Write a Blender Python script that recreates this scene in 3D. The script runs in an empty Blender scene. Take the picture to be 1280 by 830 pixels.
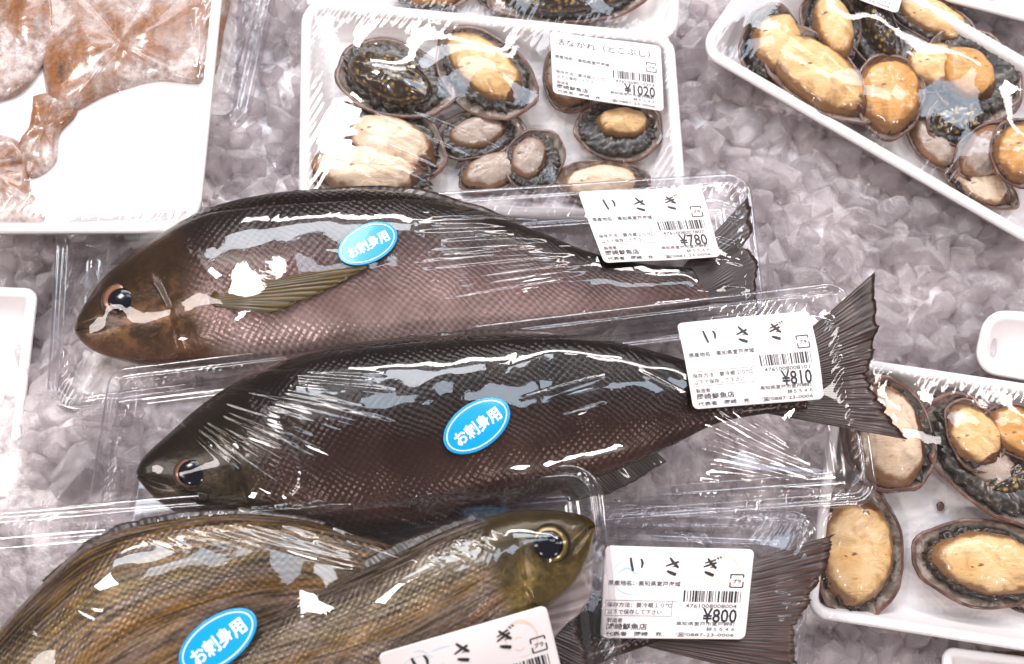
import bpy, bmesh, math, random
import numpy as np
from mathutils import Vector, Matrix, Euler
from mathutils.bvhtree import BVHTree

rng = np.random.default_rng(7)
random.seed(7)
sc = bpy.context.scene
COL = sc.collection
PI = math.pi

# ------------------------------------------------------------------ camera
S = 0.5 / 1280.0                       # metres of counter per photo pixel
TAN = math.tan(math.radians(25.0))
DIST = 0.25 / TAN
TILT = math.radians(14.0)
CAM = np.array([0.0, -DIST * math.sin(TILT), DIST * math.cos(TILT)])
R_ = np.array([1.0, 0, 0]); U_ = np.array([0, math.cos(TILT), math.sin(TILT)]); F_ = -CAM / DIST
cd = bpy.data.cameras.new('camera'); cam = bpy.data.objects.new('camera', cd); COL.objects.link(cam)
cam.location = CAM; cam.rotation_euler = (TILT, 0, 0)
cd.sensor_width = 36.0; cd.lens = 18.0 / TAN; cd.clip_start = 0.01; cd.clip_end = 50
cd.dof.use_dof = True; cd.dof.focus_distance = DIST - 0.045; cd.dof.aperture_fstop = 9.0
sc.camera = cam

# ------------------------------------------------------------------ light
w = bpy.data.worlds.new('World'); sc.world = w; w.use_nodes = True
bg = w.node_tree.nodes['Background']; bg.inputs[0].default_value = (1.0, 0.89, 0.88, 1); bg.inputs[1].default_value = 0.22
def lamp(name, loc, target, sx, sy, power, col):
    l = bpy.data.lights.new(name, 'AREA'); l.shape = 'RECTANGLE'; l.size = sx; l.size_y = sy
    l.energy = power; l.color = col
    o = bpy.data.objects.new(name, l); COL.objects.link(o); o.location = loc
    o.rotation_euler = (Vector(target) - Vector(loc)).to_track_quat('-Z', 'Y').to_euler()
    return o
lamp('ceiling_lamp', (-0.75, 0.66, 1.55), (0, 0, 0), 0.28, 0.24, 8.0, (1.0, 0.93, 0.90))
lamp('ceiling_panel', (-0.28, 1.48, 1.7), (0, 0, 0), 1.35, 0.32, 17.0, (0.86, 0.92, 1.0))
lamp('ceiling_tube', (1.1, 1.60, 1.7), (0, 0, 0), 1.2, 0.16, 14.0, (1.0, 0.91, 0.89))
lamp('blue_glare_panel', (0.44, 0.60, 1.6), (.3, .3, 0), 0.30, 0.24, 1.9, (0.72, 0.85, 1.0))  # added bluish panel overhead, for blue glare on the film by the tail
for x_, y_, e_ in ((-0.9, -1.25, 10.0), (1.0, -1.3, 10.0), (1.7, 1.5, 7.0)):
    lamp('glint_lamp', (x_, y_, 1.75), (0, 0, 0), 0.20, 0.20, e_ * 1.2, (1.0, 0.92, 0.89))  # small lamps added out of view for glints and ice sparkle
lamp('blue_glare_panel', (-0.16, 0.76, 1.6), (-.16, .4, 0), 0.55, 0.24, 3.2, (0.72, 0.85, 1.0))  # two more added bluish panels, for the blue patches on the shellfish film
lamp('blue_glare_panel', (0.85, 0.68, 1.6), (.6, .4, 0), 0.32, 0.32, 2.6, (0.72, 0.85, 1.0))
lamp('ceiling_tube', (-0.1, 2.1, 1.6), (0, 0, 0), 2.0, 0.20, 36.0, (1.0, 0.93, 0.91))
lamp('added_side_light', (-1.6, -0.1, 1.3), (0, 0, 0), 0.26, 1.3, 13.0, (1.0, 0.92, 0.88))  # lights added at both sides for the film creases to catch
lamp('added_side_light', (1.7, 0.3, 1.3), (0, 0, 0), 0.16, 1.2, 9.0, (1.0, 0.92, 0.90))

vs = sc.view_settings; sc.display_settings.display_device = 'sRGB'
vs.view_transform = 'Standard'; vs.look = 'None'; vs.gamma = 1; vs.exposure = 0.0
cy = sc.cycles
cy.use_denoising = True
try: cy.denoiser = 'OPENIMAGEDENOISE'
except Exception: pass
cy.max_bounces = 16; cy.transparent_max_bounces = 32; cy.transmission_bounces = 10; cy.glossy_bounces = 4; cy.diffuse_bounces = 8
cy.caustics_reflective = False; cy.caustics_refractive = True; cy.blur_glossy = 1.0
cy.sample_clamp_indirect = 4.0

# ------------------------------------------------------------------ coordinates
def W(px, py, h=0.0):
    """points of the horizontal plane h (photo-pixel units above the ice) that lie at photo position px, py"""
    px = np.asarray(px, float); py = np.asarray(py, float); h = np.asarray(h, float) * S
    x = (px - 640) / 640 * TAN; y = (415 - py) / 640 * TAN
    d = x[..., None] * R_ + y[..., None] * U_ + F_
    t = (h - CAM[2]) / d[..., 2]
    return CAM + d * t[..., None]
def Wz(px, py, h0, z):
    p = W(px, py, h0); p[..., 2] = np.asarray(z) * S
    return p
def mag(px, py, h):
    return float(np.linalg.norm(W(px + 10, py, h) - W(px, py, h)) / 10)

def fbm(x, y, scale, seed=0, octaves=3):
    r = np.random.default_rng(seed); v = 0; a = 1.0; k = 2 * PI / scale
    for o in range(octaves):
        for j in range(5):
            t = r.uniform(0, 2 * PI); f = k * r.uniform(.7, 1.4)
            v = v + a * np.sin((x * math.cos(t) + y * math.sin(t)) * f + r.uniform(0, 6.28)) * .4
        a *= .5; k *= 2.1
    return v
def catmull(P, n):
    P = np.asarray(P, float); m = len(P)
    t = np.linspace(0, m - 1, n); i = np.clip(t.astype(int), 0, m - 2); f = (t - i)[:, None]
    g = lambda k: P[np.clip(k, 0, m - 1)]
    p0, p1, p2, p3 = g(i - 1), g(i), g(i + 1), g(i + 2)
    return .5 * ((2 * p1) + (-p0 + p2) * f + (2 * p0 - 5 * p1 + 4 * p2 - p3) * f ** 2 + (-p0 + 3 * p1 - 3 * p2 + p3) * f ** 3)

# ------------------------------------------------------------------ objects
def tag(o, label=None, cat=None, group=None, kind=None):
    if label: o['label'] = label
    if cat: o['category'] = cat
    if group: o['group'] = group
    if kind: o['kind'] = kind
    return o
def thing(name, loc, label, cat, group=None):
    o = bpy.data.objects.new(name, None); COL.objects.link(o); o.location = loc; o.empty_display_size = .01
    return tag(o, label, cat, group)
def origin(o):
    p = Vector((0, 0, 0))
    while o is not None:
        p += o.location; o = o.parent
    return np.array(p)
def mk(name, verts, faces, mat, parent=None, smooth=True, uvs=None, fmat=None, loc=None):
    verts = np.asarray(verts, float).reshape(-1, 3)
    if parent is not None: off = origin(parent)
    elif loc is not None: off = np.asarray(loc, float)
    else:
        off = verts.mean(0); off[2] = verts[:, 2].min()
    me = bpy.data.meshes.new(name)
    me.from_pydata((verts - off).tolist(), [], [tuple(int(i) for i in f) for f in faces])
    if len(verts) < 30000:
        bm = bmesh.new(); bm.from_mesh(me); bmesh.ops.recalc_face_normals(bm, faces=bm.faces); bm.to_mesh(me); bm.free()
    if smooth: me.polygons.foreach_set('use_smooth', [True] * len(me.polygons))
    mats = mat if isinstance(mat, (list, tuple)) else [mat]
    for m in mats: me.materials.append(m)
    if fmat is not None: me.polygons.foreach_set('material_index', list(fmat))
    if uvs:
        li = np.zeros(len(me.loops), int); me.loops.foreach_get('vertex_index', li)
        for nm, uv in uvs.items():
            l = me.uv_layers.new(name=nm); l.data.foreach_set('uv', np.asarray(uv, float).reshape(-1, 2)[li].ravel())
    me.update()
    o = bpy.data.objects.new(name, me); COL.objects.link(o)
    if parent is not None: o.parent = parent
    else: o.location = off
    return o
def grid_faces(nr, nc, close=False):
    i = np.arange(nr - 1)[:, None]; j = np.arange(nc if close else nc - 1)[None, :]; j2 = (j + 1) % nc
    a = i * nc + j; b = i * nc + j2; c = (i + 1) * nc + j2; d = (i + 1) * nc + j
    return np.stack([a, d, c, b], -1).reshape(-1, 4)
def solid(o, t, off=-1):
    m = o.modifiers.new('thickness', 'SOLIDIFY'); m.thickness = t; m.offset = off; return o

# ------------------------------------------------------------------ materials
class NT:
    def __init__(s, name):
        s.m = bpy.data.materials.new(name); s.m.use_nodes = True; s.t = s.m.node_tree; s.t.nodes.clear()
        s.out = s.n('ShaderNodeOutputMaterial')
    def n(s, typ, **kw):
        nd = s.t.nodes.new(typ)
        for k, v in kw.items():
            if k.startswith('i_'):
                key = k[2:]; key = int(key) if key.isdigit() else key.replace('_', ' ')
                s.put(nd.inputs[key], v)
            else: setattr(nd, k, v)
        return nd
    def put(s, sock, v):
        if isinstance(v, bpy.types.NodeSocket): s.t.links.new(v, sock)
        elif isinstance(v, bpy.types.Node): s.t.links.new(v.outputs[0], sock)
        else:
            if isinstance(v, tuple) and len(v) == 3 and sock.type == 'RGBA': v = v + (1,)
            sock.default_value = v
    def math(s, op, a, b=0.0, c=None, clamp=False):
        nd = s.n('ShaderNodeMath', operation=op, use_clamp=clamp); s.put(nd.inputs[0], a); s.put(nd.inputs[1], b)
        if c is not None: s.put(nd.inputs[2], c)
        return nd.outputs[0]
    def mix(s, f, a, b, blend='MIX'):
        nd = s.n('ShaderNodeMixRGB', blend_type=blend); s.put(nd.inputs[0], f); s.put(nd.inputs[1], a); s.put(nd.inputs[2], b)
        return nd.outputs[0]
    def ramp(s, f, stops, interp='LINEAR'):
        nd = s.n('ShaderNodeValToRGB'); s.put(nd.inputs[0], f); cr = nd.color_ramp; cr.interpolation = interp
        while len(cr.elements) < len(stops): cr.elements.new(0.5)
        for e, (p, c) in zip(cr.elements, stops):
            e.position = p; e.color = (c, c, c, 1) if isinstance(c, (int, float)) else tuple(c) + (1,)
        return nd.outputs[0]
    def noise(s, scale, detail=3, rough=.55, vec=None, dist=0.0):
        nd = s.n('ShaderNodeTexNoise'); nd.inputs['Scale'].default_value = scale; nd.inputs['Detail'].default_value = detail
        nd.inputs['Roughness'].default_value = rough; nd.inputs['Distortion'].default_value = dist
        s.put(nd.inputs['Vector'], vec if vec is not None else s.obj())
        return nd.outputs[0]
    def vor(s, scale, vec=None, feature='F1', out=0):
        nd = s.n('ShaderNodeTexVoronoi', feature=feature); nd.inputs['Scale'].default_value = scale
        s.put(nd.inputs['Vector'], vec if vec is not None else s.obj()); return nd.outputs[out]
    def obj(s):
        if not hasattr(s, '_o'): s._o = s.n('ShaderNodeTexCoord').outputs['Object']
        return s._o
    def uv(s, name):
        return s.n('ShaderNodeUVMap', uv_map=name).outputs[0]
    def bump(s, h, strength=.5, dist=.0005, normal=None):
        nd = s.n('ShaderNodeBump'); nd.inputs['Strength'].default_value = strength; nd.inputs['Distance'].default_value = dist
        s.put(nd.inputs['Height'], h)
        if normal is not None: s.put(nd.inputs['Normal'], normal)
        return nd.outputs[0]
    def pbr(s, base, rough=.4, normal=None, coat=0.0, metal=0.0, spec=.5, sss=0.0, sssr=(1, .4, .25), coat_rough=.08, sscale=.002):
        p = s.n('ShaderNodeBsdfPrincipled'); s.put(p.inputs['Base Color'], base); s.put(p.inputs['Roughness'], rough)
        s.put(p.inputs['Metallic'], metal); p.inputs['Specular IOR Level'].default_value = spec
        s.put(p.inputs['Coat Weight'], coat); p.inputs['Coat Roughness'].default_value = coat_rough
        if sss: p.inputs['Subsurface Weight'].default_value = sss; p.inputs['Subsurface Radius'].default_value = sssr; p.inputs['Subsurface Scale'].default_value = sscale
        if normal is not None: s.put(p.inputs['Normal'], normal)
        return p.outputs[0]
    def done(s, sh): s.put(s.out.inputs[0], sh); return s.m
    def clear(s, f0, rough, normal=None, haze=0.0, tint=(1, 1, 1), hazecol=(.9, .88, .9)):
        """thin clear sheet: what is not mirrored goes straight through"""
        g = s.n('ShaderNodeNewGeometry')
        nn = normal if normal is not None else g.outputs['Normal']
        dt = s.n('ShaderNodeVectorMath', operation='DOT_PRODUCT'); s.put(dt.inputs[0], nn); s.put(dt.inputs[1], g.outputs['Incoming'])
        ab = s.math('ABSOLUTE', dt.outputs['Value'])
        f = s.math('MULTIPLY_ADD', s.math('POWER', s.math('SUBTRACT', 1.0, ab, clamp=True), 5.0), 1 - f0, f0, clamp=True)
        tr = s.n('ShaderNodeBsdfTransparent', i_Color=tint)
        gl = s.n('ShaderNodeBsdfGlossy', i_Roughness=rough)
        if normal is not None: s.put(gl.inputs['Normal'], normal)
        base = tr.outputs[0]
        if haze:
            df = s.n('ShaderNodeBsdfDiffuse', i_Color=hazecol); tl = s.n('ShaderNodeBsdfTranslucent', i_Color=hazecol)
            h = s.n('ShaderNodeMixShader'); s.put(h.inputs[0], .5); s.put(h.inputs[1], df); s.put(h.inputs[2], tl)
            b = s.n('ShaderNodeMixShader'); s.put(b.inputs[0], haze); s.put(b.inputs[1], base); s.put(b.inputs[2], h); base = b.outputs[0]
        mx = s.n('ShaderNodeMixShader'); s.put(mx.inputs[0], f); s.put(mx.inputs[1], base); s.put(mx.inputs[2], gl)
        return mx.outputs[0]

def scaled(nt, vec, sx, sy, sz=1.0):
    m = nt.n('ShaderNodeMapping'); nt.put(m.inputs['Vector'], vec); m.inputs['Scale'].default_value = (sx, sy, sz); return m.outputs[0]

def m_film():
    n = NT('cling_film'); nz = n.noise(120, 3, .6, dist=.6)
    b = n.bump(nz, .07, .0006)
    return n.done(n.clear(.055, .025, b, haze=.004))
def m_plastic():
    n = NT('clear_plastic'); b = n.bump(n.noise(60, 2), .2, .0006)
    return n.done(n.clear(.10, .06, b, haze=.02, tint=(.96, .95, .96)))
def m_foam(name='white_foam', col=(.80, .765, .77), waffle=False):
    n = NT(name)
    v = n.vor(620, out=0)
    nrm = n.bump(v, .28, .0003)
    nrm = n.bump(n.noise(40, 2), .35, .0015, nrm)
    if waffle:
        sp = n.n('ShaderNodeSeparateXYZ'); n.put(sp.inputs[0], n.obj())
        a = n.math('SINE', n.math('MULTIPLY', sp.outputs[0], 1700.0)); c = n.math('SINE', n.math('MULTIPLY', sp.outputs[1], 1700.0))
        nrm = n.bump(n.math('MAXIMUM', a, c), .25, .00025, nrm)
    base = n.mix(n.ramp(n.noise(30, 4), [(.4, 0.0), (.75, .18)]), col, (col[0] * .93, col[1] * .86, col[2] * .84))
    return n.done(n.pbr(base, .45, nrm, sss=.0))
def m_foot(tone):
    cols = {'cream': ((.80, .56, .29), (.70, .40, .15)), 'orange': ((.70, .38, .13), (.58, .27, .07)), 'pale': ((.78, .63, .47), (.68, .48, .32)), 'grey': ((.45, .36, .30), (.32, .24, .2))}[tone]
    n = NT('abalone_foot_' + tone); uv = n.uv('oval')
    base = n.mix(n.ramp(n.noise(75, 5, .65), [(.35, 0.0), (.65, 1.0)]), cols[0], cols[1])
    base = n.mix(n.ramp(n.noise(55, 5, .7, dist=1), [(.48, 0.0), (.62, .75)]), base, tuple(c * .55 for c in cols[1]))
    sp = n.n('ShaderNodeSeparateXYZ'); n.put(sp.inputs[0], uv)
    ln = n.n('ShaderNodeVectorMath', operation='LENGTH'); n.put(ln.inputs[0], uv); r = ln.outputs['Value']
    rn = n.math('MULTIPLY_ADD', n.noise(160, 3), .30, r)
    base = n.mix(n.ramp(rn, [(.90, 0.0), (1.1, .9)]), base, (.20, .085, .03))
    # browned tip at one end of the foot
    tip = n.math('MULTIPLY_ADD', n.noise(110, 3), .5, sp.outputs[0])
    base = n.mix(n.ramp(tip, [(.95, 0.0), (1.05, .75), (1.15, .97)]), base, (.09, .03, .008))
    stv = scaled(n, n.obj(), 160, 340)
    st = n.ramp(n.noise(1.0, 2, .5, vec=stv, dist=.8), [(.30, 1.0), (.37, 0.0)])
    gate = n.ramp(n.noise(90, 2), [(.38, 0.0), (.52, .95)])
    base = n.mix(n.math('MULTIPLY', st, gate), base, (.10, .045, .015))
    sk = n.ramp(n.vor(420), [(.05, .8), (.13, 0.0)])
    base = n.mix(n.math('MULTIPLY', sk, n.ramp(n.noise(60), [(.5, 0), (.6, .8)])), base, (.15, .07, .02))
    fold = n.noise(1.0, 3, .6, vec=scaled(n, n.obj(), 90, 260, 90), dist=1.2)
    nrm = n.bump(n.noise(450, 3), .3, .0004)
    nrm = n.bump(fold, .5, .0012, nrm)
    nrm = n.bump(st, -.2, .0004, nrm)
    return n.done(n.pbr(base, .32, nrm, coat=.35, sss=.12, sscale=.003))
def m_mantle():
    n = NT('abalone_mantle')
    a = n.ramp(n.vor(420, out=0), [(.0, (.20, .165, .13)), (.22, (.08, .058, .036)), (.55, (.016, .010, .007))])
    base = n.mix(n.ramp(n.noise(120), [(.35, 0.0), (.7, .8)]), a, (.014, .010, .008))
    return n.done(n.pbr(base, .36, n.bump(n.vor(420), -.8, .0012), coat=.2))
def m_shell_out():
    n = NT('abalone_shell')
    base = n.ramp(n.noise(90, 4, dist=1), [(.34, (.035, .014, .010)), (.52, (.12, .042, .026)), (.68, (.20, .12, .09))])
    return n.done(n.pbr(base, .38, n.bump(n.noise(300, 3), .6, .0008), coat=.4))
def m_nacre():
    n = NT('shell_nacre')
    base = n.ramp(n.noise(55, 3, dist=2.0), [(.3, (.17, .115, .085)), (.44, (.25, .20, .16)), (.55, (.55, .47, .41)), (.66, (.22, .14, .11)), (.8, (.24, .23, .26))])
    return n.done(n.pbr(base, .22, n.bump(n.noise(120, 3), .3, .0006), coat=.6, metal=.25))
def m_viscera():
    n = NT('abalone_viscera')
    base = n.ramp(n.vor(330), [(.12, (.50, .34, .08)), (.3, (.17, .10, .03)), (.5, (.025, .017, .012))])
    base = n.mix(n.ramp(n.noise(80), [(.4, 0.0), (.65, .8)]), base, (.045, .024, .013))
    return n.done(n.pbr(base, .25, n.bump(n.vor(330), -.9, .0015), coat=.7))
def m_seafood():
    n = NT('mottled_seafood')
    c = n.ramp(n.noise(24, 6, .72, dist=.2), [(.32, (.04, .02, .014)), (.42, (.30, .12, .04)), (.48, (.34, .20, .14)), (.53, (.42, .31, .27)), (.60, (.70, .60, .57)), (.70, (.36, .19, .12))])
    c = n.mix(n.ramp(n.noise(230, 5, .7), [(.38, .4), (.54, 0.0)]), c, (.07, .035, .022))
    return n.done(n.pbr(c, .3, n.bump(n.noise(150, 4), .5, .0012), coat=.5, sss=.1))
def m_fish(name, stops, headcol, headend, scale_amt, bright=1.0, metal=.25, scale_px=1.0, stripes=None):
    n = NT(name); body = n.uv('body'); sv = n.uv('scale')
    sp = n.n('ShaderNodeSeparateXYZ'); n.put(sp.inputs[0], body); s_, v_ = sp.outputs[0], sp.outputs[1]
    vn = n.math('MULTIPLY_ADD', n.math('SUBTRACT', n.noise(45, 4), .5), .16, v_)
    base = n.ramp(vn, stops)
    if stripes:
        sn = n.noise(1.0, 4, .6, vec=scaled(n, body, 9, 75))
        base = n.mix(n.ramp(sn, [(.42, 0.0), (.60, .75)]), base, stripes)
        sn2 = n.noise(1.0, 3, .6, vec=scaled(n, body, 14, 42, 3))
        base = n.mix(n.ramp(sn2, [(.45, 0.0), (.60, .8)]), base, (.028, .017, .008))
        sn3 = n.noise(1.0, 3, .6, vec=scaled(n, body, 7, 55, 9))
        base = n.mix(n.ramp(sn3, [(.53, 0.0), (.66, .5)]), base, (.36, .30, .29))
    q = n.n('ShaderNodeSeparateXYZ'); n.put(q.inputs[0], sv)
    wob = n.math('MULTIPLY', n.math('SUBTRACT', n.noise(40, 3), .5), 4.5)
    a = n.math('MULTIPLY', n.math('ADD', q.outputs[0], wob), PI * scale_px); b = n.math('MULTIPLY', n.math('ADD', q.outputs[1], wob), PI * scale_px * 1.15)
    d = n.math('MULTIPLY', n.math('SINE', a), n.math('SINE', b))
    d = n.math('MULTIPLY_ADD', d, .5, .5)
    hs = n.math('MULTIPLY_ADD', n.math('SUBTRACT', n.noise(60, 3), .5), .06, s_)
    headm = n.ramp(hs, [(headend - .03, 1.0), (headend + .015, 0.0)])
    notail = n.math('SUBTRACT', 1.0, headm)
    amt = n.math('MULTIPLY', n.math('MULTIPLY', notail, scale_amt), n.ramp(n.noise(32, 3), [(.35, .35), (.6, 1.0)]))
    dark = n.mix(1.0, base, (.42, .38, .37), 'MULTIPLY'); lite = n.mix(1.0, base, (1.55, 1.45, 1.45), 'MULTIPLY')
    sc_ = n.mix(n.ramp(d, [(.15, 0.0), (.8, 1.0)]), dark, lite)
    base = n.mix(amt, base, sc_)
    hc = n.mix(n.ramp(n.noise(70, 5, .65), [(.38, 0.0), (.62, 1.0)]), tuple(x * .55 for x in headcol), tuple(x * 2.3 for x in headcol))
    hc = n.mix(n.ramp(n.noise(230, 4, .7), [(.42, .7), (.56, 0.0)]), hc, tuple(x * .35 for x in headcol))
    hc = n.mix(n.ramp(n.noise(120, 4, .6, dist=1.5), [(.56, 0.0), (.66, .5)]), hc, (headcol[0] * 3.0, headcol[1] * 2.9, headcol[2] * 3.4))
    hc = n.mix(n.ramp(v_, [(.30, 0.0), (.75, .9)]), hc, tuple(x * .33 for x in headcol))
    hc = n.mix(n.ramp(v_, [(.02, .7), (.28, 0.0)]), hc, (headcol[0] * 2.2, headcol[1] * 2.3, headcol[2] * 3.3))
    base = n.mix(headm, base, hc)
    lip = n.math('ABSOLUTE', n.math('ADD', n.math('MULTIPLY_ADD', s_, 3.0, .05), n.math('MULTIPLY_ADD', v_, 2.0, -1.0)))  # dark line along the mouth groove
    mouth_line_m = n.math('MULTIPLY', n.ramp(lip, [(.02, .8), (.09, 0.0)]), n.ramp(s_, [(.07, 1.0), (.09, 0.0)]))
    base = n.mix(mouth_line_m, base, (.02, .008, .006))
    base = n.mix(n.ramp(n.noise(28, 4, .6), [(.38, .6), (.58, 0.0)]), base, n.mix(1.0, base, (.40, .36, .34), 'MULTIPLY'))
    base = n.mix(n.ramp(s_, [(.55, 0.0), (.95, .8)]), base, n.mix(1.0, base, (.35, .30, .30), 'MULTIPLY'))
    nrm = n.bump(n.math('MULTIPLY', d, notail), .45, .0004)
    nrm = n.bump(n.noise(190, 4, .6), .5, .0006, nrm)
    return n.done(n.pbr(base, .24, nrm, coat=.1, metal=metal, coat_rough=.12, spec=.25))
def m_fin(name, c0, c1, freq=26):
    n = NT(name); uv = n.uv('fan'); sp = n.n('ShaderNodeSeparateXYZ'); n.put(sp.inputs[0], uv)
    w1 = n.math('SINE', n.math('MULTIPLY', n.math('MULTIPLY_ADD', n.noise(60), .04, sp.outputs[1]), freq * PI * 2))
    f = n.math('MULTIPLY_ADD', w1, .35, n.math('MULTIPLY', n.noise(90, 4), .9))
    base = n.mix(n.ramp(f, [(.15, 0.0), (.85, 1.0)]), c0, c1)
    return n.done(n.pbr(base, .35, n.bump(w1, .3, .0003), coat=.25))
def m_eye(name, c0, c1):
    n = NT(name); uv = n.uv('oval'); ln = n.n('ShaderNodeVectorMath', operation='LENGTH'); n.put(ln.inputs[0], uv)
    f = n.math('MULTIPLY_ADD', n.noise(300, 3), .25, ln.outputs['Value'])
    base = n.ramp(f, [(.55, c0), (.80, c1), (1.0, tuple(x * .2 for x in c0)), ])
    return n.done(n.pbr(base, .25, coat=.4, metal=.2))
def m_plain(name, col, rough=.5, coat=0.0, metal=0.0, bump=0.0):
    n = NT(name)
    base = n.mix(n.ramp(n.noise(200, 3), [(.35, 0.0), (.7, .25)]), col, tuple(c * .8 for c in col))
    return n.done(n.pbr(base, rough, n.bump(n.noise(250, 3), .15 + bump, .0003), coat=coat, metal=metal))
def m_ice(name, lo, hi, refr):
    n = NT(name)
    b = n.bump(n.noise(150, 3, .6, dist=.6), .45, .0014)
    gl = n.n('ShaderNodeBsdfGlossy', i_Roughness=.06, i_Normal=b); gl.inputs[0].default_value = (1, .97, .98, 1)
    tr = n.n('ShaderNodeBsdfTransparent'); tr.inputs[0].default_value = (.97, .95, .96, 1)
    df = n.n('ShaderNodeBsdfDiffuse', i_Normal=b); df.inputs[0].default_value = (.95, .90, .91, 1)
    tl = n.n('ShaderNodeBsdfTranslucent', i_Normal=b); tl.inputs[0].default_value = (.97, .93, .94, 1)
    def mx(f, a, c):
        q = n.n('ShaderNodeMixShader'); n.put(q.inputs[0], f); n.put(q.inputs[1], a); n.put(q.inputs[2], c); return q.outputs[0]
    clear = tr.outputs[0]
    if refr:
        rf = n.n('ShaderNodeBsdfRefraction', i_Roughness=.0, i_IOR=1.31, i_Normal=b); rf.inputs[0].default_value = (.99, .97, .98, 1)
        clear = mx(.55, rf, tr)
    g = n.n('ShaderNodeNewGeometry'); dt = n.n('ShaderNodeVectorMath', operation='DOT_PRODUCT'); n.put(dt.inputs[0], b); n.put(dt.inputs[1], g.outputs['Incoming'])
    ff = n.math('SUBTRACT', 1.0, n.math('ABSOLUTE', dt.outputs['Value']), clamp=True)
    milk_edge_sheen = n.math('MULTIPLY_ADD', n.math('POWER', ff, 2.4), .66, n.ramp(n.noise(75, 4, .6), [(.36, lo), (.68, hi)]), clamp=True)  # cloudy patches, plus painted white edges standing in for bright edge reflections
    body = mx(milk_edge_sheen, clear, mx(.5, df, tl))
    f = n.math('MULTIPLY_ADD', n.math('POWER', n.math('SUBTRACT', 1.0, n.math('ABSOLUTE', dt.outputs['Value']), clamp=True), 5.0), .25, .11, clamp=True)
    return n.done(mx(f, body, gl))
def m_bed():
    n = NT('ice_bed')
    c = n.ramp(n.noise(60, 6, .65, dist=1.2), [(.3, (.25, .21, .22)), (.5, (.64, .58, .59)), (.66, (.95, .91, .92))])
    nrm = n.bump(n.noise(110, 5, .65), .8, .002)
    return n.done(n.pbr(c, .25, nrm, coat=.3))
def m_label():
    n = NT('label_paper')
    return n.done(n.pbr((.80, .745, .745), .55, n.bump(n.noise(700), .1, .0001)))
FILM, PLASTIC = m_film(), m_plastic()
FOAM, FOAMW = m_foam(), m_foam('white_waffle_foam', waffle=True)
FOOT = {t: m_foot(t) for t in ('cream', 'orange', 'pale', 'grey')}
MANTLE, SHELL, NACRE, VISC, SEAF = m_mantle(), m_shell_out(), m_nacre(), m_viscera(), m_seafood()
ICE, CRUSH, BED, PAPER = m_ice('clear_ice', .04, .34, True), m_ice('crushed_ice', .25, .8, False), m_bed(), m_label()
INK = m_plain('black_ink', (.012, .011, .016), .5)
INKG = m_plain('grey_ink', (.09, .08, .085), .6)
BLUEP = m_plain('pale_blue_print', (.42, .62, .78), .6); ORNG = m_plain('pale_orange_print', (.85, .58, .42), .6)
STICK = m_plain('blue_sticker', (.0, .32, .72), .28, coat=.6); STW = m_plain('white_sticker_print', (.80, .88, .92), .4)
PUPIL = m_plain('eye_pupil', (.001, .0015, .006), .12, coat=.0)

# ------------------------------------------------------------------ the ice
def bed_h(px, py):
    q = ((px - 400) / 480) ** 2 + ((py - 620) / 290) ** 2
    heap = 86 / (1 + np.exp((q - .80) * 7))
    q2 = ((px - 450) / 520) ** 2 + ((py - 340) / 110) ** 2
    heap = np.maximum(heap, 34 / (1 + np.exp((q2 - 1.0) * 7)))
    q3 = ((px - 1010) / 130) ** 2 + ((py - 320) / 120) ** 2
    q4 = np.maximum((px - 90) / 190, (py - 60) / 240)
    heap = np.maximum(heap, 66 / (1 + np.exp((q4 - 1.0) * 12)))
    return -20 + np.maximum(heap, 14 * np.exp(-q3))
gx = np.arange(-260, 1541, 8.0); gy = np.arange(-260, 1101, 8.0)
X, Y = np.meshgrid(gx, gy)
Z = bed_h(X, Y) + 4 * np.abs(fbm(X, Y, 46, 3, 2)) + 2.0 * fbm(X, Y, 20, 5, 2)
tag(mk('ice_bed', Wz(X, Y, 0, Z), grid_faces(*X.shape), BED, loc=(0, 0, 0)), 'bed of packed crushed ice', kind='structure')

def chunk_mesh(k):
    """a chip of ice: a faceted block with worn edges"""
    r = np.random.default_rng(100 + k); bm = bmesh.new()
    ax = np.array([1.0, r.uniform(.6, .95), r.uniform(.45, .8)]) * .5
    P = r.normal(size=(13 + k % 4 * 3, 3)); P /= np.linalg.norm(P, axis=1)[:, None]; P = np.sign(P) * np.abs(P) ** .6
    for p in P * ax: bm.verts.new(p)
    res = bmesh.ops.convex_hull(bm, input=bm.verts)
    bmesh.ops.delete(bm, geom=[v for v in bm.verts if not v.link_faces], context='VERTS')
    bmesh.ops.dissolve_limit(bm, angle_limit=.32, verts=bm.verts, edges=bm.edges)
    bmesh.ops.bevel(bm, geom=list(bm.edges), offset=.045, segments=2, profile=.6, affect='EDGES', clamp_overlap=True)
    bmesh.ops.triangulate(bm, faces=[f for f in bm.faces if len(f.verts) > 4])
    me = bpy.data.meshes.new('ice_chunk'); bm.to_mesh(me); bm.free()
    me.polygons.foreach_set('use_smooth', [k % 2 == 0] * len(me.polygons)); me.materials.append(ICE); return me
chunks = [chunk_mesh(k) for k in range(9)]
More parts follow.
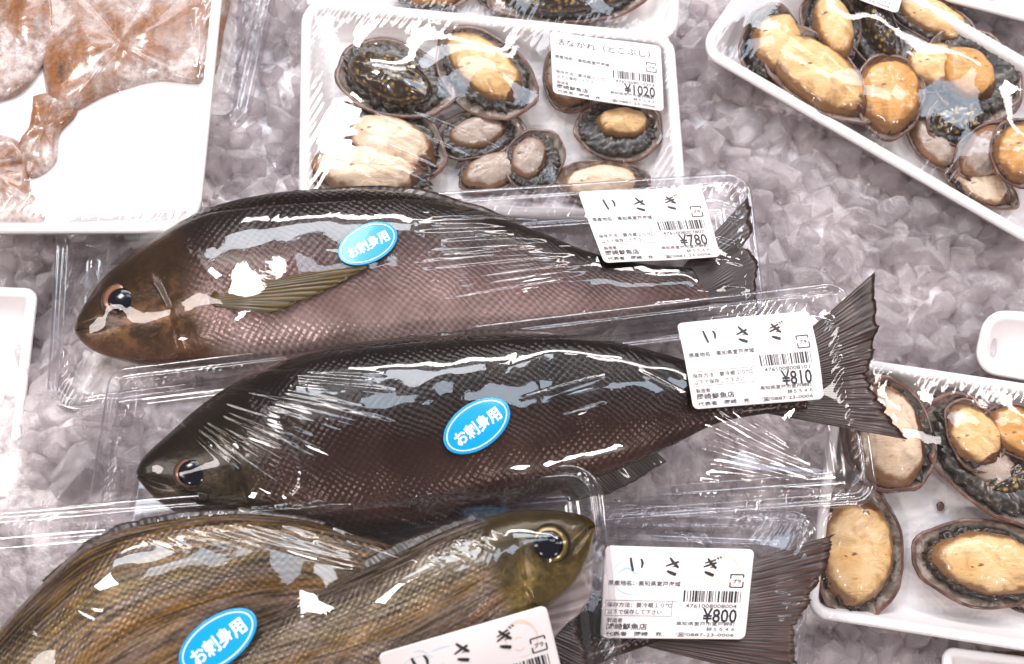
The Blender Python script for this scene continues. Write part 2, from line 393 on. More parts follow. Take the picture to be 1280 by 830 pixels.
ICE_AREAS = [  # polygon in photo, how many, label
    ([(853, 60), (880, 84), (1262, 296), (1282, 300), (1282, 395), (1236, 400), (1218, 470), (1100, 450), (1108, 335), (1070, 352), (960, 352), (945, 240), (900, 205), (862, 205)], 128, 'ice chunk in the heap'),
    ([(858, 0), (915, 0), (874, 55), (856, 60)], 7, 'ice chunk in the narrow gap left of the tilted shellfish tray'),
    ([(345, 0), (382, 0), (374, 240), (300, 245), (262, 255), (270, 170), (300, 160)], 26, 'ice chunk between the brown seafood tray and the middle shellfish tray'),
    ([(1160, 0), (1282, 20), (1282, 82), (1180, 24)], 12, 'ice chunk in the top right corner above the tilted shellfish tray'),
    ([(1010, 785), (1180, 800), (1178, 832), (1000, 832)], 12, 'ice chunk below the right hand shellfish tray at the bottom edge'),
    ([(40, 300), (180, 300), (100, 400), (70, 480), (160, 520), (180, 600), (40, 610)], 52, 'ice chunk seen beside and beneath the left ends of the fish packs'),
    ([(0, 290), (60, 290), (50, 360), (0, 360)], 8, 'ice chunk above the white tray edge at the far left'),
]
def inside(p, poly):
    c = False; j = len(poly) - 1
    for i in range(len(poly)):
        a, b = poly[i], poly[j]
        if (a[1] > p[1]) != (b[1] > p[1]) and p[0] < (b[0] - a[0]) * (p[1] - a[1]) / (b[1] - a[1]) + a[0]: c = not c
        j = i
    return c
MARKS = [((950, 320), 'beside the right end of the ¥780 fish pack'), ((1105, 345), 'by the upper tail tip of the dark middle fish'), ((1080, 200), 'along the lower rim of the tilted shellfish tray'),
         ((1200, 290), 'under the lower right end of the tilted shellfish tray'), ((1235, 385), 'around the small white tray corner'), ((1140, 440), 'just above the top rim of the right hand tray'), ((880, 150), 'right of the middle shellfish tray'), ((1020, 300), 'in the middle of the open ice heap')]
def place_chunk(px, py, size, lab):
    if 'heap' in lab:
        m = min(MARKS, key=lambda q: math.hypot(q[0][0] - px, q[0][1] - py))[1]
        lab = ('big clear ice chunk ' if size > 50 else 'mid sized wet ice chunk ' if size > 38 else 'small clear ice chunk ') + m
    elif size > 50: lab = 'large ' + lab
    elif size < 38: lab = 'small ' + lab
    o = bpy.data.objects.new('ice_chunk', random.choice(chunks))
    h = float(bed_h(px, py)) + random.uniform(4, 22)
    o.location = W(px, py, h); o.scale = [size * S * random.uniform(.85, 1.15) for _ in range(3)]
    o.rotation_euler = [random.uniform(0, 6.28) for _ in range(3)]
    COL.objects.link(o); tag(o, lab, 'ice', lab.replace('ice chunk', 'ice chunks'))
for poly, cnt, lab in ICE_AREAS:
    xs = [p[0] for p in poly]; ys = [p[1] for p in poly]; pts = []; tries = 0
    while len(pts) < cnt and tries < 6000:
        tries += 1; p = (random.uniform(min(xs), max(xs)), random.uniform(min(ys), max(ys)))
        if inside(p, poly) and all((p[0] - q[0]) ** 2 + (p[1] - q[1]) ** 2 > 20 ** 2 for q in pts):
            pts.append(p)
            place_chunk(p[0], p[1], random.choice([30, 36, 42, 50, 58]), lab)
# the small crushed pieces that nobody could count
vs_, fs_ = [], []; base_v = 0
small = []
for k in range(4):
    me = chunks[k]; bm = bmesh.new(); bmesh.ops.create_icosphere(bm, subdivisions=1, radius=.5)
    v = np.array([x.co[:] for x in bm.verts]); f = np.array([[a.index for a in q.verts] for q in bm.faces]); bm.free()
    v = v * np.random.default_rng(k).uniform(.7, 1.2, size=(len(v), 1)); small.append((v, f))
for i in range(4200):
    px, py = rng.uniform(-120, 1400), rng.uniform(-120, 950)
    v, f = small[i % 4]; sz = rng.uniform(6, 19) * S
    R = np.array(Euler(tuple(rng.uniform(0, 6.28, 3))).to_matrix())
    vs_.append((v * sz * rng.uniform(.6, 1.1, 3)) @ R.T + W(px, py, float(bed_h(px, py)) + rng.uniform(-3, 4))); fs_.append(f + base_v); base_v += len(v)
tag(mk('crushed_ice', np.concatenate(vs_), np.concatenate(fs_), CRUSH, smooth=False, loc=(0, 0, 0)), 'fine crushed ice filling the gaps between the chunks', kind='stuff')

# ------------------------------------------------------------------ trays
def inset_outline(corners, d, r, n=9):
    """rounded outline of a convex quad (photo pixels, clockwise on the photo), moved inwards by d"""
    C = [np.array(c, float) for c in corners]; m = len(C); cen = sum(C) / m; L = []
    for i in range(m):
        a, b = C[i], C[(i + 1) % m]; t = (b - a) / np.linalg.norm(b - a); nr = np.array([-t[1], t[0]])
        if np.dot(cen - a, nr) < 0: nr = -nr
        L.append((a + nr * d, t))
    K = []
    for i in range(m):
        (p, t), (q, u) = L[i - 1], L[i]
        A = np.array([t, -u]).T; s = np.linalg.solve(A, q - p); K.append(p + t * s[0])
    out = []
    for i in range(m):
        k = K[i]; t0 = L[i - 1][1]; t1 = L[i][1]; r_ = max(r - d, 3.0)
        ang = math.acos(np.clip(np.dot(-t0, t1), -1, 1)); dd = r_ / math.tan(ang / 2); dd = min(dd, 90)
        a = k - t0 * dd; b = k + t1 * dd
        bis = (-t0 + t1); bis /= np.linalg.norm(bis); c = k + bis * math.hypot(dd, r_)
        a0 = math.atan2(*(a - c)[::-1]); a1 = math.atan2(*(b - c)[::-1]); da = (a1 - a0 + PI) % (2 * PI) - PI
        rr = np.linalg.norm(a - c)
        for j in range(n): out.append(c + rr * np.array([math.cos(a0 + da * j / (n - 1)), math.sin(a0 + da * j / (n - 1))]))
    res = []                                             # extra points along the straight sides
    for i in range(len(out)):
        a, b = out[i], out[(i + 1) % len(out)]; res.append(a)
        if i % n == n - 1:
            for j in range(1, 8): res.append(a + (b - a) * j / 8)
    return np.array(res)
def ring_body(name, corners, r, profile, mat, parent, h0, cap0=True, cap1=True, wob=0.0):
    V = []; n = None
    for d, z in profile:
        o = inset_outline(corners, d, r); n = len(o)
        zz = z + wob * fbm(o[:, 0], o[:, 1], 160, 9, 1)
        V.append(Wz(o[:, 0], o[:, 1], h0, zz))
    V = np.concatenate(V); F = [tuple(f) for f in grid_faces(len(profile), n, True)]
    if cap0: F.append(tuple(range(n)))
    if cap1: F.append(tuple(reversed(range((len(profile) - 1) * n, len(profile) * n))))
    return mk(name, V, F, mat, parent)
def foam_profile(base, rim, wall=24):
    p = [(wall - 3, base), (wall - 7, base + 1.5), (3, rim - 8), (0, rim - 6), (-.5, rim - 3), (.8, rim - .6), (3.5, rim), (8, rim), (10.5, rim - 1), (13, rim - 4)]
    for k in range(1, 6):
        t = k / 6; p.append((13 + (wall + 4 - 13) * (t ** 1.3), rim - 4 + (base + 9 - rim + 4) * t))
    p += [(wall + 7, base + 7.6), (wall + 12, base + 7)]
    return p
def foam_tray(corners, r, base, rim, label, mat=None, parent=None, wall=24, group=None):
    c = np.mean(corners, 0); t = thing('shellfish_tray', W(c[0], c[1], base), label, 'tray', group)
    ring_body('tray', corners, r, foam_profile(base, rim, wall), mat or FOAM, t, rim)
    return t
def clear_profile(base, rim):
    return [(-3, rim - 9), (-2.6, rim - 3), (-1, rim), (1.5, rim + 1), (5, rim), (6.5, rim - 3), (10, rim - 3.5), (11.5, rim - .5), (14, rim), (16, rim - 2),
            (19, rim - 12), (23, base + 8), (26, base + 3), (31, base), (38, base), (40, base + 2), (44, base + 2), (46, base)]
def clear_tray(corners, r, base, rim, label, cat='fish pack', group=None):
    c = np.mean(corners, 0); t = thing('fish_pack', W(c[0], c[1], base), label, cat, group)
    o = ring_body('tray', corners, r, clear_profile(base, rim), PLASTIC, t, rim, cap0=False); solid(o, .0003)
    return t

# ------------------------------------------------------------------ film drawn over contents
class Film: pass
def film(parent, corners, r, h0, rim, contents, ridges=(), seed=0, sag=1.0, step=1.7, label=None, flat=0.0, skirt=16, crumple=0.5, labels=(), tension=500, fine=1.0, rand=70):
    C = [np.array(c, float) for c in corners]     # TL TR BR BL
    wpx = max(np.linalg.norm(C[1] - C[0]), np.linalg.norm(C[2] - C[3])); hpx = max(np.linalg.norm(C[3] - C[0]), np.linalg.norm(C[2] - C[1]))
    def quad(u, v): u = u[..., None]; v = v[..., None]; return (C[0] * (1 - u) + C[1] * u) * (1 - v) + (C[3] * (1 - u) + C[2] * u) * v
    nu, nv = max(int(wpx / 6), 12), max(int(hpx / 6), 12)
    U, V = np.meshgrid(np.linspace(0, 1, nu), np.linspace(0, 1, nv)); P = quad(U, V)
    # height of what lies below, by rays from above
    verts, polys = [], []; b = 0
    for o in contents:
        off = origin(o); me = o.data; v = np.zeros(len(me.vertices) * 3); me.vertices.foreach_get('co', v); v = v.reshape(-1, 3) + off
        verts.append(v); polys += [tuple(i + b for i in p.vertices) for p in me.polygons]; b += len(v)
    ob = np.full(U.shape, -1e3)
    if verts:
        bvh = BVHTree.FromPolygons(np.concatenate(verts).tolist(), polys)
        WP = W(P[..., 0], P[..., 1], h0)
        for i in range(nv):
            for j in range(nu):
                q = WP[i, j]; hit = bvh.ray_cast(Vector((q[0], q[1], .3)), Vector((0, 0, -1)))
                if hit[0] is not None: ob[i, j] = hit[0][2] / S + 3.0
    H = np.maximum(ob, rim).astype(float); H[0] = H[-1] = rim; H[:, 0] = H[:, -1] = rim
    for it in range(tension):
        A = (H[:-2, 1:-1] + H[2:, 1:-1] + H[1:-1, :-2] + H[1:-1, 2:]) * .25 - flat
        H[1:-1, 1:-1] = np.maximum(A, ob[1:-1, 1:-1])
    for it in range(3):
        H[1:-1, 1:-1] = (H[1:-1, 1:-1] * 4 + H[:-2, 1:-1] + H[2:, 1:-1] + H[1:-1, :-2] + H[1:-1, 2:]) / 8
        H[1:-1, 1:-1] = np.maximum(H[1:-1, 1:-1], ob[1:-1, 1:-1])
    for it in range(5):
        H[1:-1, 1:-1] = (H[1:-1, 1:-1] * 2 + H[:-2, 1:-1] + H[2:, 1:-1] + H[1:-1, :-2] + H[1:-1, 2:]) / 6
    F = Film(); F.h0 = h0
    def samp(u, v):
        x = np.clip(u * (nu - 1), 0, nu - 1.001); y = np.clip(v * (nv - 1), 0, nv - 1.001); i = y.astype(int); j = x.astype(int); fx = x - j; fy = y - i
        fx = fx * fx * (3 - 2 * fx) * .35 + fx * .65; fy = fy * fy * (3 - 2 * fy) * .35 + fy * .65
        return (H[i, j] * (1 - fx) + H[i, j + 1] * fx) * (1 - fy) + (H[i + 1, j] * (1 - fx) + H[i + 1, j + 1] * fx) * fy
    def inv(x, y):                              # photo px -> u, v (a few Newton steps on the quad)
        u = np.full(np.shape(x), .5); v = np.full(np.shape(x), .5); T = np.stack([np.asarray(x, float), np.asarray(y, float)], -1)
        for _ in range(8):
            e = quad(u, v) - T; du = (C[1] - C[0]) * (1 - v)[..., None] + (C[2] - C[3]) * v[..., None]; dv = (C[3] - C[0]) * (1 - u)[..., None] + (C[2] - C[1]) * u[..., None]
            det = du[..., 0] * dv[..., 1] - du[..., 1] * dv[..., 0]
            u = u - (e[..., 0] * dv[..., 1] - e[..., 1] * dv[..., 0]) / det; v = v - (du[..., 0] * e[..., 1] - du[..., 1] * e[..., 0]) / det
        return np.clip(u, 0, 1), np.clip(v, 0, 1)
    F.z = lambda x, y: samp(*inv(np.asarray(x, float), np.asarray(y, float)))
    # fine sheet
    mu, mv = int(wpx / step), int(hpx / step)
    U, V = np.meshgrid(np.linspace(0, 1, mu), np.linspace(0, 1, mv)); P = quad(U, V); Zf = samp(U, V)
    for it in range(14):
        Zf[1:-1, 1:-1] = (Zf[1:-1, 1:-1] * 4 + Zf[:-2, 1:-1] + Zf[2:, 1:-1] + Zf[1:-1, :-2] + Zf[1:-1, 2:]) / 8
    r2 = np.random.default_rng(seed); x, y = P[..., 0], P[..., 1]
    allr = list(ridges)
    lo = P.reshape(-1, 2).min(0); hi = P.reshape(-1, 2).max(0)
    for k in range(rand):                       # stray short creases
        cx, cy_ = r2.uniform(lo[0], hi[0]), r2.uniform(lo[1], hi[1]); a = r2.normal(0, .5) + (0 if r2.random() < .6 else 1.3); L = r2.uniform(14, 70)
        allr.append((cx - L * math.cos(a), cy_ - L * math.sin(a) * .6, cx + L * math.cos(a), cy_ + L * math.sin(a) * .6, r2.uniform(1.5, 3), r2.uniform(-.5, .6) * crumple))
    D = np.zeros_like(Zf)
    for (x0, y0, x1, y1, wd, am) in allr:
        m = (x > min(x0, x1) - 12) & (x < max(x0, x1) + 12) & (y > min(y0, y1) - 12) & (y < max(y0, y1) + 12)
        if not m.any(): continue
        dx, dy = x1 - x0, y1 - y0; L = math.hypot(dx, dy); t = ((x[m] - x0) * dx + (y[m] - y0) * dy) / L / L; dd = ((x[m] - x0) * dy - (y[m] - y0) * dx) / L
        dd = dd + .5 * np.sin(t * 4 + x0)
        D[m] += am * np.exp(-(dd / wd) ** 2) * np.clip(np.sin(np.clip(t, 0, 1) * PI), 0, 1) ** .6
    D += crumple * .22 * fbm(x, y, 70, seed + 1, 2) * fine
    ed = np.minimum(np.minimum(U, 1 - U) * wpx, np.minimum(V, 1 - V) * hpx)
    near = np.exp(-(ed / 20) ** 2)              # gathers where the film turns over the rim
    D += near * 4.0 * crumple * np.sin(x * .55 + y * .35 + 3 * np.sin(x * .05 + y * .04)) * (fbm(x, y, 60, seed + 4, 1))
    for lab in labels:                          # pressed flat under a label
        m = lab(x, y); D = D * (1 - m)
    Zf = Zf + D
    rr = 1
    Zf[0] = Zf[-1] = rim - skirt; Zf[:, 0] = Zf[:, -1] = rim - skirt
    # round the corners: pull points outside the rounded outline onto it
    for ci in range(4):
        k = C[ci]; a = C[ci - 1] - k; b = C[(ci + 1) % 4] - k; a = a / np.linalg.norm(a); b = b / np.linalg.norm(b)
        ang = math.acos(np.dot(a, b)); dd = r / math.tan(ang / 2); cen = k + (a + b) / np.linalg.norm(a + b) * math.hypot(dd, r)
        Q = P - k; det = a[0] * b[1] - a[1] * b[0]
        s = (Q[..., 0] * b[1] - Q[..., 1] * b[0]) / det; t = (a[0] * Q[..., 1] - a[1] * Q[..., 0]) / det
        v = P - cen; dist = np.linalg.norm(v, axis=-1); m = (s < dd) & (t < dd) & (dist > r) & (dist > 0)
        sc_ = np.where(m, r / np.maximum(dist, 1e-6), 1.0)
        P = np.where(m[..., None], cen + v * sc_[..., None], P)
    o = mk('cling_film', Wz(P[..., 0], P[..., 1], h0, Zf), grid_faces(mv, mu), FILM, parent)
    if label: o['label'] = label
    F.o = o; return F
def fan(cx, cy_, a0, a1, r0, r1, n, wd=(1.6, 3.4), am=(.5, 1.6), seed=0, jit=.3):
    r = np.random.default_rng(seed); out = []
    for i in range(n):
        a = math.radians(a0 + (a1 - a0) * (i + r.uniform(-jit, jit)) / max(n - 1, 1)); s = r0 * r.uniform(.8, 1.5); e = r1 * r.uniform(.55, 1.0)
        out.append((cx + s * math.cos(a), cy_ - s * math.sin(a), cx + e * math.cos(a), cy_ - e * math.sin(a), r.uniform(*wd), r.uniform(*am) * r.choice([1, 1, 1])))
    return out
def streaks(pts, n, wd=(1.5, 3.2), am=(.6, 1.7), seed=0, jit=6, lj=.25):
    """streaks between two guide lines: pts = ((x0,y0,x1,y1) first, (..) last)"""
    r = np.random.default_rng(seed); A, B = map(np.array, pts); out = []
    for i in range(n):
        t = (i + r.uniform(-.3, .3)) / max(n - 1, 1); q = A * (1 - t) + B * t + r.uniform(-jit, jit, 4) * np.array([1, .2, 1, .2])
        d = q[2:] - q[:2]; a, b = r.uniform(0, lj), 1 - r.uniform(0, lj); q = np.concatenate([q[:2] + d * a, q[:2] + d * b])
        out.append((*q, r.uniform(*wd), r.uniform(*am) * r.choice([1, 1, 1])))
    return out

# ------------------------------------------------------------------ shellfish
def frame(px, py, h, ang, tilt):
    k = mag(px, py, h); o = W(px, py, h); R = np.array((Matrix.Rotation(math.radians(ang), 3, 'Z') @ Matrix.Rotation(math.radians(tilt[0]), 3, 'X') @ Matrix.Rotation(math.radians(tilt[1]), 3, 'Y')))
    return lambda v: (np.asarray(v) * k) @ R.T + o
def oval(a, b, nt, point=0.0):
    th = np.linspace(0, 2 * PI, nt, endpoint=False); c, s = np.cos(th), np.sin(th)
    return a * c, b * s * np.abs(s) ** point
def ring_mesh(fr, rings, close_tip=True):
    V = np.stack(rings); nr, nt = V.shape[:2]; F = [tuple(f) for f in grid_faces(nr, nt, True)]
    V = V.reshape(-1, 3)
    if close_tip: F.append(tuple(range((nr - 1) * nt, nr * nt)))
    return fr(V), F
def abalone(px, py, a, b, ang, z, label, tone='cream', tilt=(0, 0), foot=(0, 0, .87, .82), point=.35, visc=False, parent=None, group=None, seed=None, h=None, nofoot=False, depth=.5, raise_=0.0):
    seed = int(px * 7 + py) if seed is None else seed; r = np.random.default_rng(seed)
    zr = z + depth * b                                        # rim height
    t = thing('abalone', W(px, py, z), label, 'shellfish', group)
    fr = frame(px, py, zr, ang, tilt); nt = 44
    ox, oy = oval(a, b, nt); th = np.linspace(0, 2 * PI, nt, endpoint=False)
    wob = 1.05 + .055 * np.sin(2 * th + r.uniform(0, 6)) + .035 * np.sin(3 * th + r.uniform(0, 6)) + .02 * np.sin(7 * th + r.uniform(0, 6)) + r.normal(0, .006, nt)
    zw = b * .05 * np.sin(2 * th + r.uniform(0, 6)) + r.normal(0, .25, nt)
    def R(f, zz): return np.stack([ox * wob * f, oy * wob * f, zz + zw * f], -1)
    d = depth * b
    rings = [R(f, -d * (1 - f ** 2.4) - 1.5) for f in (.02, .3, .55, .78, .92, .985)] + [R(1.02, -2), R(1.03, -.4), R(1.01, 0.9), R(.96, 0.5)]
    V, F = ring_mesh(fr, rings, False); F.append(tuple(range(nt - 1, -1, -1))); mk('shell', V, F, SHELL, t)
    rings = [R(.962, .45)] + [R(f, -d * .85 * (1 - f ** 2.2)) for f in (.94, .87, .76, .55, .3, .02)]
    V, F = ring_mesh(fr, rings); mk('nacre', V, F, NACRE, t)
    fx, fy, fs, ft = foot
    if not nofoot:                                            # frilled mantle between shell and foot
        nt2 = 90; o2x, o2y = oval(a, b, nt2, .08); th2 = np.linspace(0, 2 * PI, nt2, endpoint=False)
        fr1 = r.normal(0, .045, nt2) + .02 * np.sin(17 * th2)
        ph = r.uniform(0, 6.28); asym = 1 - .15 * (1 + np.cos(th2 - ph)) / 2; rings = []
        for q, (f, zz) in enumerate([(.97, -.22), (.96, -.04), (.92, .06), (.87, .03), (.80, .06), (.66, .04), (.4, -.1)]):
            jit = (fr1 if q < 5 else 0) + r.normal(0, .012, nt2)
            rings.append(np.stack([(o2x * (f * asym + jit)) + fx * a * (1 - f) * 2, (o2y * (f * asym + jit)) + fy * b * (1 - f) * 2, np.full(nt2, zz * b) + r.normal(0, .9, nt2)], -1))
        V, F = ring_mesh(fr, rings); mk('mantle', V, F, MANTLE, t)
    # the foot, or the soft body
    nt3 = 56; ex, ey = oval(1, 1, nt3, point if not visc else 0.05); rings = []; uv = []
    hgt = .40 * b; fs, ft = (fs, ft) if visc else (min(.97, fs * 1.07), min(.95, ft * 1.09))
    fs_ = [1.0, 1.0, .97, .90, .78, .62, .45, .28, .12, .02]; zz_ = [-.7, -.15, .10, .38, .62, .80, .91, .97, 1.0, 1.0]
    for f, zz in zip(fs_, zz_):
        X3 = ex * f * fs * a + fx * a; Y3 = ey * f * ft * b + fy * b
        nz = fbm(X3, Y3, 24 if not visc else 11, seed, 3) * (1.3 if not visc else 2.2)
        rings.append(np.stack([X3 * (1 + .02 * np.sin(5 * ex)), Y3 + fbm(X3, Y3, 44, seed + 2, 2) * 1.1 * f, zz * hgt + nz * min(1, f * 1.2 + .3) + raise_ * b], -1)); uv.append(np.stack([ex * f, ey * f], -1))
    if not nofoot or visc:
        V, F = ring_mesh(fr, rings)
        mk('viscera' if visc else 'foot', V, F, VISC if visc else FOOT[tone], t, uvs={'oval': np.concatenate(uv)})
    return t
def pillow(outline, h0, base, hgt, name, mat, parent=None, seed=0, amp=3.0, scale=40, n=80):
    P = catmull(list(outline) + [outline[0]], n + 1)[:-1]; c = P.mean(0); rings = []
    for f, zz in [(1.0, 0), (1.01, .25), (.97, .55), (.9, .75), (.78, .88), (.62, .96), (.45, 1), (.28, 1), (.12, 1), (.02, 1)]:
        q = c + (P - c) * f; z = base + hgt * zz + amp * fbm(q[:, 0], q[:, 1], scale, seed, 3) * min(1, zz + .1)
        rings.append(Wz(q[:, 0], q[:, 1], h0, z))
    V = np.concatenate(rings); F = [tuple(f) for f in grid_faces(len(rings), n, True)] + [tuple(range((len(rings) - 1) * n, len(rings) * n)), tuple(range(n - 1, -1, -1))]
    return mk(name, V, F, mat, parent)

# ------------------------------------------------------------------ fish
def fish_body(parent, stations, hmid, mat, nseg=240, nr=56, thick=.44, gill=.22, mouth=True, head_dir=1, under=None):
    """stations: back point and belly point of the outline from the nose to the tail root"""
    A = catmull(stations, nseg); T, B = A[:, :2], A[:, 2:]; mid = (T + B) / 2; wv = T - B; wd = np.linalg.norm(wv, axis=1)
    arc = np.concatenate([[0], np.cumsum(np.linalg.norm(np.diff(mid, axis=0), axis=1))]); s = arc / arc[-1]
    th = np.linspace(0, 2 * PI, nr, endpoint=False); c, sn = np.cos(th), np.sin(th)
    rows = []; uvb = []; uvs = []
    ww = wd.max()
    for i in range(nseg):
        p = mid[i] + np.outer(c, wv[i] / 2); half = thick * wd[i] / 2 * (.9 + .25 * math.sin(min(1, s[i] * 1.6) * PI))
        zt = np.sign(sn) * np.abs(sn) ** .80 * half
        up = sn > 0
        g = gill + .035 * (1 - (c / .9) ** 2) - .03 * c        # gill cover edge
        e = s[i] - g; z = np.where(up & (np.abs(c) < .9), 5.5 * np.exp(-np.clip(-e, 0, 1) / .03) * (e < 0) * (1 - (c / .9) ** 4), 0)
        g2 = gill * .62 + .03 * (1 - c ** 2) - .02 * c; e2 = s[i] - g2
        z = z + np.where(up & (c < .35) & (c > -.85), 3.0 * np.exp(-np.clip(-e2, 0, 1) / .02) * (e2 < 0), 0)
        if mouth:
            cm = -.05 - 3.0 * s[i]; z = z - np.where(up & (s[i] < .085), 6.0 * np.exp(-((c - cm) / .10) ** 2) * (1 - s[i] / .085), 0)
        z = z + np.where(up, fbm(p[:, 0], p[:, 1], 90, 21, 2) * .7, 0)
        if under is not None: zt = np.where(up, zt, zt * .8)
        hm = hmid(s[i]) if callable(hmid) else hmid
        rows.append((p, zt + z + hm)); uvb.append(np.stack([np.full(nr, s[i]), .5 + .5 * c], -1))
        uvs.append(np.stack([np.full(nr, arc[i] / 5.0), c * wd[i] / 2 / 5.0], -1))
    h0 = hmid(.3) if callable(hmid) else hmid
    V = np.concatenate([Wz(p[:, 0], p[:, 1], h0, z) for p, z in rows]); F = [tuple(f) for f in grid_faces(nseg, nr, True)] + [tuple(range(nr)), tuple(range(nseg * nr - 1, (nseg - 1) * nr - 1, -1))]
    return mk('body', V, F, mat, parent, uvs={'body': np.concatenate(uvb), 'scale': np.concatenate(uvs)})
def fin(parent, name, base, tip, h0, z0, z1, mat, rays=16, ragged=6, seed=0, nr=14, thick=.0005, bend=0.0, label=None):
    """a fin spread between a base line and a ragged tip line (both photo pixels)"""
    nt = rays * 4; b = catmull(base, nt); t = catmull(tip, nt); r = np.random.default_rng(seed)
    ray = np.cos(np.arange(nt) / 4 * 2 * PI); rag = np.interp(np.arange(nt), np.arange(0, nt, 5), r.uniform(-1, .5, len(np.arange(0, nt, 5)))) * ragged + r.uniform(-1, 1, nt) * ragged * .25
    dirv = t - b; L = np.linalg.norm(dirv, axis=1)[:, None]; t = t + dirv / np.maximum(L, 1) * rag[:, None]
    V = []; uv = []
    for i in range(nr):
        f = i / (nr - 1); p = b + (t - b) * f
        z = z0 + (z1 - z0) * f + ray * .35 * math.sin(f * PI * .9 + .15) + bend * math.sin(f * PI) + 1.2 * fbm(p[:, 0], p[:, 1], 60, seed, 1) * f
        V.append(Wz(p[:, 0], p[:, 1], h0, z)); uv.append(np.stack([np.full(nt, f), np.linspace(0, 1, nt)], -1))
    o = mk(name, np.concatenate(V), grid_faces(nr, nt), mat, parent, uvs={'fan': np.concatenate(uv)}); solid(o, thick, 0)
    if label: o['label'] = label
    return o
def disc(px, py, rx, ry, ang, h, hgt, n=40, m=8, ring0=0.0):
    ex, ey = oval(1, 1, n); fr = frame(px, py, h, ang, (0, 0)); rings = []; uv = []
    for k in range(m):
        f = 1 - (1 - ring0) * k / (m - 1); f = max(f, .01); rings.append(np.stack([ex * rx * f, ey * ry * f, np.full(n, hgt * math.sqrt(max(0, 1 - f * f)))], -1)); uv.append(np.stack([ex * f, ey * f], -1))
    V, F = ring_mesh(fr, rings); return V, F, np.concatenate(uv)
def eye(parent, px, py, rx, ry, ang, h, mat, pupil=.62):
    V, F, uv = disc(px, py, rx, ry, ang, h, rx * .38); e = mk('eye', V, F, mat, parent, uvs={'oval': uv})
    V, F, uv = disc(px, py, rx * pupil, ry * pupil, ang, h + rx * .33, rx * .14); mk('pupil', V, F, PUPIL, e, uvs={'oval': uv})
def top_z(objs, px, py, h0):
    best = -1e9
    for o in objs:
        off = origin(o); me = o.data; v = np.zeros(len(me.vertices) * 3); me.vertices.foreach_get('co', v); v = v.reshape(-1, 3) + off
        q = W(px, py, h0); d = np.hypot(v[:, 0] - q[0], v[:, 1] - q[1]); m = d < 5 * S
        if m.any(): best = max(best, v[m, 2].max() / S)
    return best

# ------------------------------------------------------------------ writing
_tc = {}
def text_mesh(s, bold=0.0):
    key = (s, bold)
    if key in _tc: return _tc[key]
    cu = bpy.data.curves.new('t', 'FONT'); cu.body = s; cu.size = 1; cu.resolution_u = 2; cu.offset = bold
    ob = bpy.data.objects.new('t', cu); COL.objects.link(ob); dg = bpy.context.evaluated_depsgraph_get(); me = bpy.data.meshes.new_from_object(ob.evaluated_get(dg))
    v = np.array([x.co[:2] for x in me.vertices]).reshape(-1, 2); f = [tuple(p.vertices) for p in me.polygons]
    bpy.data.objects.remove(ob); bpy.data.curves.remove(cu); bpy.data.meshes.remove(me)
    _tc[key] = (v, f); return v, f
class Print:
    def __init__(s): s.v = []; s.f = []; s.b = 0
    def add(s, v, f):
        if len(v) == 0: return
        s.v.append(np.asarray(v, float)); s.f += [tuple(i + s.b for i in q) for q in f]; s.b += len(v)
    def text(s, t, x, y, hgt, wd=None, bold=0.0, sx=1.0):
        v, f = text_mesh(t, bold)
        if len(v) == 0: return
        k = hgt; v = v.copy(); x0 = v[:, 0].min(); span = v[:, 0].max() - x0
        kx = (wd / span) if wd else k * sx
        s.add(np.stack([x + (v[:, 0] - x0) * kx, y - v[:, 1] * k], -1), f)
    def rect(s, x0, y0, x1, y1, n=1):
        for i in range(n):
            a = x0 + (x1 - x0) * i / n; b = x0 + (x1 - x0) * (i + 1) / n; s.add([(a, y0), (b, y0), (b, y1), (a, y1)], [(0, 3, 2, 1)])
    def stroke(s, pts, w0, w1=None, wm=None, n=14):
        P = catmull(pts, n); w1 = w0 if w1 is None else w1; wm = max(w0, w1) if wm is None else wm
        d = np.gradient(P, axis=0); d /= np.linalg.norm(d, axis=1)[:, None] + 1e-9; nn = np.stack([-d[:, 1], d[:, 0]], -1)
        t = np.linspace(0, 1, n); ww = (w0 * (1 - t) ** 2 + 2 * wm * t * (1 - t) + w1 * t * t)[:, None] / 2
        v = np.concatenate([P + nn * ww, P - nn * ww]); f = [(i, i + 1, n + i + 1, n + i) for i in range(n - 1)]; s.add(v, f)
    def build(s, name, mapf, mat, parent, lift):
        if not s.b: return
        o = mk(name, mapf(np.concatenate(s.v), lift), s.f, mat, parent, smooth=False); return o
def brush_isagi(p, cx, cy_, k, which):
    q = lambda pts: [(cx + a * k, cy_ + b * k) for a, b in pts]
    if which == 'i':
        p.stroke(q([(-7, -8), (-5.5, 0), (-3.5, 8)]), 2.0 * k, 2.2 * k, 3.6 * k); p.stroke(q([(4.5, -7), (6.4, -2), (5.5, 4)]), 1.6 * k, 1.4 * k, 4.0 * k)
    if which in 'sg':
        p.stroke(q([(-8, 1), (-2, -1.5), (6, -4.5)]), 1.4 * k, 2.4 * k, 2.8 * k)
        p.stroke(q([(-4, -9.5), (0, -4), (6, 2.5)]), 1.6 * k, 2.6 * k, 4.2 * k); p.stroke(q([(6, 2.5), (2, 1), (-1, 2)]), 1.6 * k, .5 * k, 1.4 * k)
        p.stroke(q([(-6.5, 6.5), (-2.5, 8.5), (4, 11)]), 1.4 * k, 3.4 * k, 5.0 * k)
    if which == 'g':
        p.stroke(q([(-7, -3.6), (-1, -5.6), (5, -8)]), 1.2 * k, 1.8 * k, 2.4 * k)
        p.stroke(q([(6.2, -11), (8, -8.4)]), 1.4 * k, 1.4 * k); p.stroke(q([(9.2, -12), (10.8, -9.6)]), 1.4 * k, 1.4 * k)
